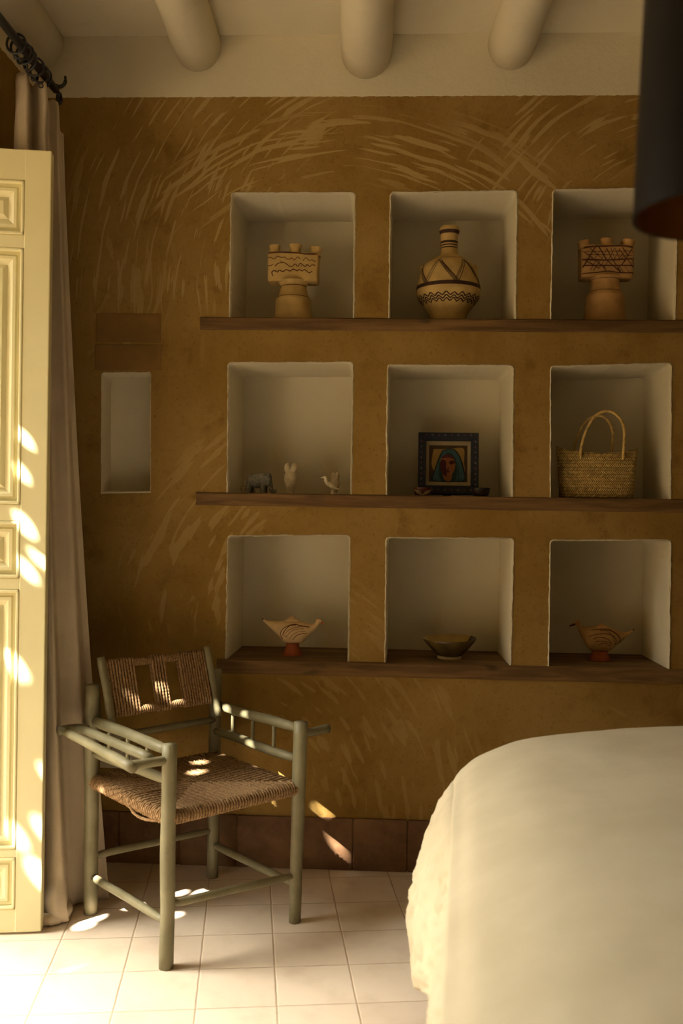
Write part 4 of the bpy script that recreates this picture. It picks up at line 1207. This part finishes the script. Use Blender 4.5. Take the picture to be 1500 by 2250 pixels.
# ================================================================== BED
def edge_x(y): return .082+(y-1.22)*.0893     # the left edge of the mattress runs slightly askew
bed = thing('bed', 'low bed with its left side near the armchair, under the cream cover', 'bed', (.95, 1.5, 0), .0)
bm = BM()
def skew(bm_):
    for v in bm_.verts: v.co.x += (v.co.y)*.0893
box(bm, (.28, 0, .46), (2.1, 1.45, .22), bev=.06); skew(bm); mesh('mattress', bm, M_LINEN, bed)
bm = BM(); box(bm, (.28, 0, .265), (2.0, 1.38, .15), bev=.01); skew(bm); mesh('bed_frame', bm, M_PLANK, bed, smooth=False)
for sx_ in (-.62, 1.18):
    for sy_ in (-.62, .62):
        bm = BM(); tube(bm, [(.28*0+sx_+.0+sy_*.0893, sy_, 0), (sx_+sy_*.0893, sy_, .20)], [.025, .03], seg=16); mesh('leg', bm, M_PLANK, bed)
bm = BM()
Y0, Y1 = .62, 2.47
SEC = [(-.080, .130), (-.088, .22), (-.088, .35), (-.074, .44), (-.046, .518), (-.018, .566), (.020, .583), (.020, .588), (-.002, .594), (.016, .609), (.06, .641), (.17, .683), (.34, .708), (.56, .722), (.9, .727), (1.4, .727), (2.0, .727)]
prof = smooth_path([Vector((a, b_, 0)) for a, b_ in SEC], 10)
SEC2 = [{(.020, .583): (-.012, .574), (.020, .588): (-.006, .584), (-.002, .594): (.003, .594)}.get(q_, q_) for q_ in SEC]
prof_b = smooth_path([Vector((a, b_, 0)) for a, b_ in SEC2], 10)
NJ = 380
grid = []
for j in range(NJ+1):
    v = j/NJ
    # path over the bed from the near hem to the far hem
    if v < .12: y = Y0; dzv = (v/.12)
    elif v > .86: y = Y1; dzv = (1-(v-.86)/.14)
    else: y = Y0+(Y1-Y0)*(v-.12)/.74; dzv = 1
    row = []
    for i, p in enumerate(prof):
        yy = y; kf = max(0, min(1, (Y1-y-.12)/.30)); p = prof_b[i].lerp(p, kf); x0, z0 = p.x, p.y
        # side drop rounds the far and near ends
        df = (Y1-yy); rf = .22
        fl = 1/(1+math.exp(-(yy-1.93)*16))*.85+.15
        x = x0 if x0 > 0 else x0*fl
        z = z0
        if df < rf:
            k = 1-df/rf
            z = z0-(.10*(1-math.sqrt(max(0, 1-k*k))))*(min(1, max(0, (z0-.2)/.4)))
            if x0 < .25: x = x+.035*k*k*(1 if x0 < 0 else max(0, 1-x0/.25))
        if yy-Y0 < .12: z -= .06*(1-(yy-Y0)/.12)**2
        if dzv < 1:
            z = .20+(z-.20)*dzv
            yy += (.03*(1-dzv) if v > .5 else -.03*(1-dzv))
        X = edge_x(yy)+x+.006
        # wrinkles on the hanging side, gentle quilting on the top
        if z0 < .572:
            a = min(1, max(0, (.575-z0)/.06))
            wv = .018*mnoise.noise((yy*10, z*3.2, 2))+.022*(abs(mnoise.noise((yy*17+z*7, z*12, 5)))-.25)+.009*(abs(mnoise.noise((yy*36, z*30, 9)))-.25)
            X += a*wv; hemw = .012*mnoise.noise((yy*6, 1, 1)); hz = .15+min(.24, max(0, 2.22-yy)*.36)+hemw; z = hz+(z-.13)*(.57-hz)/.44 if z < .57 else z
        else:
            z += .010*mnoise.noise((X*2.6, yy*2.2, 4))*min(1, max(0, x0)/.2)+.0016*mnoise.noise((X*16, yy*14, 8))
        row.append(bm.verts.new((X, yy, z)))
    grid.append(row)
for A, B in zip(grid[:-1], grid[1:]):
    for i in range(len(A)-1): bm.faces.new((A[i], A[i+1], B[i+1], B[i]))
spread = mesh('bedspread', bm, M_SPREAD)
md = spread.modifiers.new('t', 'SOLIDIFY'); md.thickness = .008; md.offset = 0; bake(spread)
for p_ in spread.data.polygons: p_.use_smooth = True
tag(spread, 'cream woollen bedspread with rounded corner and crumpled hanging side', 'bedspread')

# ================================================================== PENDANT LAMP
LY = 1.30; lp_ = atY(1603, 472, LY); LR = (lp_.x-atY(1395, 472, LY).x)
lamp = thing('pendant_lamp', 'dark bronze cylindrical pendant lamp hanging over the bed', 'lamp', (lp_.x, LY, lp_.z))
bm = BM(); Hs = .62; tp = LR-.021
lathe(bm, [(LR, 0), (LR-.0005, .006), (tp, Hs), (tp*.5, Hs+.012), (.02, Hs+.016)], 72, capb=False); mesh('lamp_shade', bm, M_LAMP, lamp, sharp=40)
bm = BM(); lathe(bm, [(LR-.0035, .0005), (tp-.0035, Hs-.004), (.01, Hs)], 72, capb=False); mesh('shade_lining', bm, M_LAMPIN, lamp, sharp=40)
bm = BM(); lathe(bm, [(LR-.0036, .0), (LR+.0008, .0), (LR+.0008, .004), (LR-.0036, .0035)], 72, capb=False, capt=False); mesh('rim', bm, M_LAMP, lamp, sharp=40)
bm = BM(); tube(bm, [(0, 0, Hs+.01), (0, 0, ZC-lp_.z-.02)], .004, seg=8); mesh('cord', bm, M_IRON, lamp)
bm = BM(); lathe(bm, [(.05, 0), (.05, .02), (.01, .024)], 24, c=(0, 0, ZC-lp_.z-.024)); mesh('ceiling_rose', bm, M_LAMP, lamp)
bm = BM(); tube(bm, [(0, 0, Hs), (0, 0, Hs-.09)], .018, seg=16); mesh('lamp_holder', bm, M_IRON, lamp)
bm = BM(); ell(bm, (0, 0, Hs-.135), (.030, .030, .045)); mesh('bulb', bm, simple('opal_glass', (.75, .70, .6), .02, 5, .15, 0), lamp)

# ================================================================== TREE OUTSIDE (its leaves break the sunlight into spots)
rnd = random.Random(11)
TC = Vector((-1.55, 1.95, 1.35)) - SUN_DIR*2.2
e1 = SUN_DIR.orthogonal().normalized(); e2 = SUN_DIR.cross(e1).normalized()
targets = []
def tgt(p, r): targets.append((Vector(p), r*.40))
for x, y, r in ((185, 2034, .036), (243, 2032, .036), (262, 2009, .026), (302, 2036, .022), (446, 1962, .034), (392, 1962, .026), (432, 2008, .032), (386, 2010, .020), (412, 2034, .018)) : tgt(atZ(x, y, 0), r)
for x, y, r in ((431, 1694, .034), (440, 1675, .024), (484, 1690, .030), (486, 1669, .024), (524, 1686, .022)): tgt(atZ(x, y, .418), r)
for x, y, r in ((716, 1779, .024), (643, 1779, .024), (748, 1866, .022), (738, 1850, .020), (758, 1880, .018), (462, 1412, .012), (492, 1480, .016)): tgt(atY(x, y, W), r)
for x, y, r in ((325, 1560, .022), (372, 1535, .016), (393, 1548, .018), (440, 1508, .030), (455, 1525, .028)): tgt(atY(x, y, 2.98), r)
for x, y, r in ((30, 935, .022), (22, 1010, .026), (80, 1025, .022), (85, 1120, .020), (28, 1125, .034), (33, 1225, .028), (82, 1220, .020), (84, 1315, .020), (10, 1440, .036), (62, 1795, .036), (10, 1815, .036), (55, 1895, .048), (15, 1915, .02)): tgt(atY(x, y, 2.63), r)
tgt(atY(103, 1182, 2.74), .020)
for x, y, r in ((540, 1612, .016), (520, 1558, .014), (580, 1640, .014)): tgt(atY(x, y, 3.0), r)
def leaf_mat():
    s_ = NT('green_leaves'); nt = s_.t
    tr_ = s_.n('ShaderNodeBsdfTranslucent'); tr_.inputs[0].default_value = (.42, .46, .10, 1)
    df_ = s_.n('ShaderNodeBsdfDiffuse'); df_.inputs[0].default_value = (.14, .18, .04, 1)
    mx = s_.n('ShaderNodeMixShader'); mx.inputs[0].default_value = .6
    s_.l(df_.outputs[0], mx.inputs[1]); s_.l(tr_.outputs[0], mx.inputs[2])
    s_.l(mx.outputs[0], nt.nodes['Material Output'].inputs['Surface'])
    nt.nodes.remove(s_.b); return s_.m
tree = thing('tree', 'leafy tree outside the doorway casting dappled shade', 'tree', (TC.x, TC.y, -.04))
bm = BM()
N_L = 24000
corn = [Vector((XL-WT*kx, y, z))-TC for kx in (0, 1) for y in (DOOR_Y0, DOOR_Y1) for z in (0, DOOR_H)]
A0, A1 = min(c.dot(e1) for c in corn)-.15, max(c.dot(e1) for c in corn)+.15
B0, B1 = min(c.dot(e2) for c in corn)-.15, max(c.dot(e2) for c in corn)+.15
tg = []
for p, r in targets:
    d = p-TC; tg.append((d.dot(e1), d.dot(e2), r))
N_S = 34000
for it_ in range(N_L+N_S):
    c = rnd.uniform(-.20, .20)
    if it_ < N_L: a = rnd.uniform(A0, A1); b_ = rnd.uniform(B0, B1); L = rnd.uniform(.07, .11)
    else:
        g_ = rnd.choice(tg); an_ = rnd.uniform(0, 6.283); d_ = g_[2]+.10*math.sqrt(rnd.random()); a = g_[0]+d_*math.cos(an_); b_ = g_[1]+d_*math.sin(an_); L = rnd.uniform(.022, .042)
    near = [t_ for t_ in tg if abs(t_[0]-a) < t_[2]+L*.5 and abs(t_[1]-b_) < t_[2]+L*.5]
    n_ = Vector((rnd.gauss(0, .5), rnd.gauss(0, .5), rnd.gauss(0, .5)))-SUN_DIR*1.2
    n_.normalize(); t_ = n_.orthogonal().normalized(); t_ = Matrix.Rotation(rnd.uniform(0, 6.28), 3, n_) @ t_; u_ = n_.cross(t_)
    P = e1*a+e2*b_+SUN_DIR*c
    q4 = [P-t_*L*.5, P+u_*L*.30-t_*L*.1, P+t_*L*.5, P-u_*L*.30-t_*L*.1]
    if near:
        pr_ = [(v.dot(e1), v.dot(e2)) for v in q4]; ok = True
        for ga, gb, r in near:
            for i in range(4):
                (x0, y0), (x1, y1) = pr_[i], pr_[(i+1) % 4]
                dx, dy = x1-x0, y1-y0; k = max(0, min(1, ((ga-x0)*dx+(gb-y0)*dy)/max(1e-9, dx*dx+dy*dy)))
                if (x0+dx*k-ga)**2+(y0+dy*k-gb)**2 < r*r: ok = False; break
            if ok and (a-ga)**2+(b_-gb)**2 < (r*1.0)**2: ok = False
            if not ok: break
        if not ok: continue
    vs = [bm.verts.new(TC+x-Vector((TC.x, TC.y, -.04))) for x in q4]
    bm.faces.new(vs)
o = mesh('foliage', bm, leaf_mat(), tree, smooth=False, sharp='keep')
o['kind'] = 'stuff'
bm = BM(); stick(bm, (0, 0, 0), (.1, .1, TC.z-.2), .13, .07, wob=.03, n=14); mesh('trunk', bm, M_PLANK, tree)
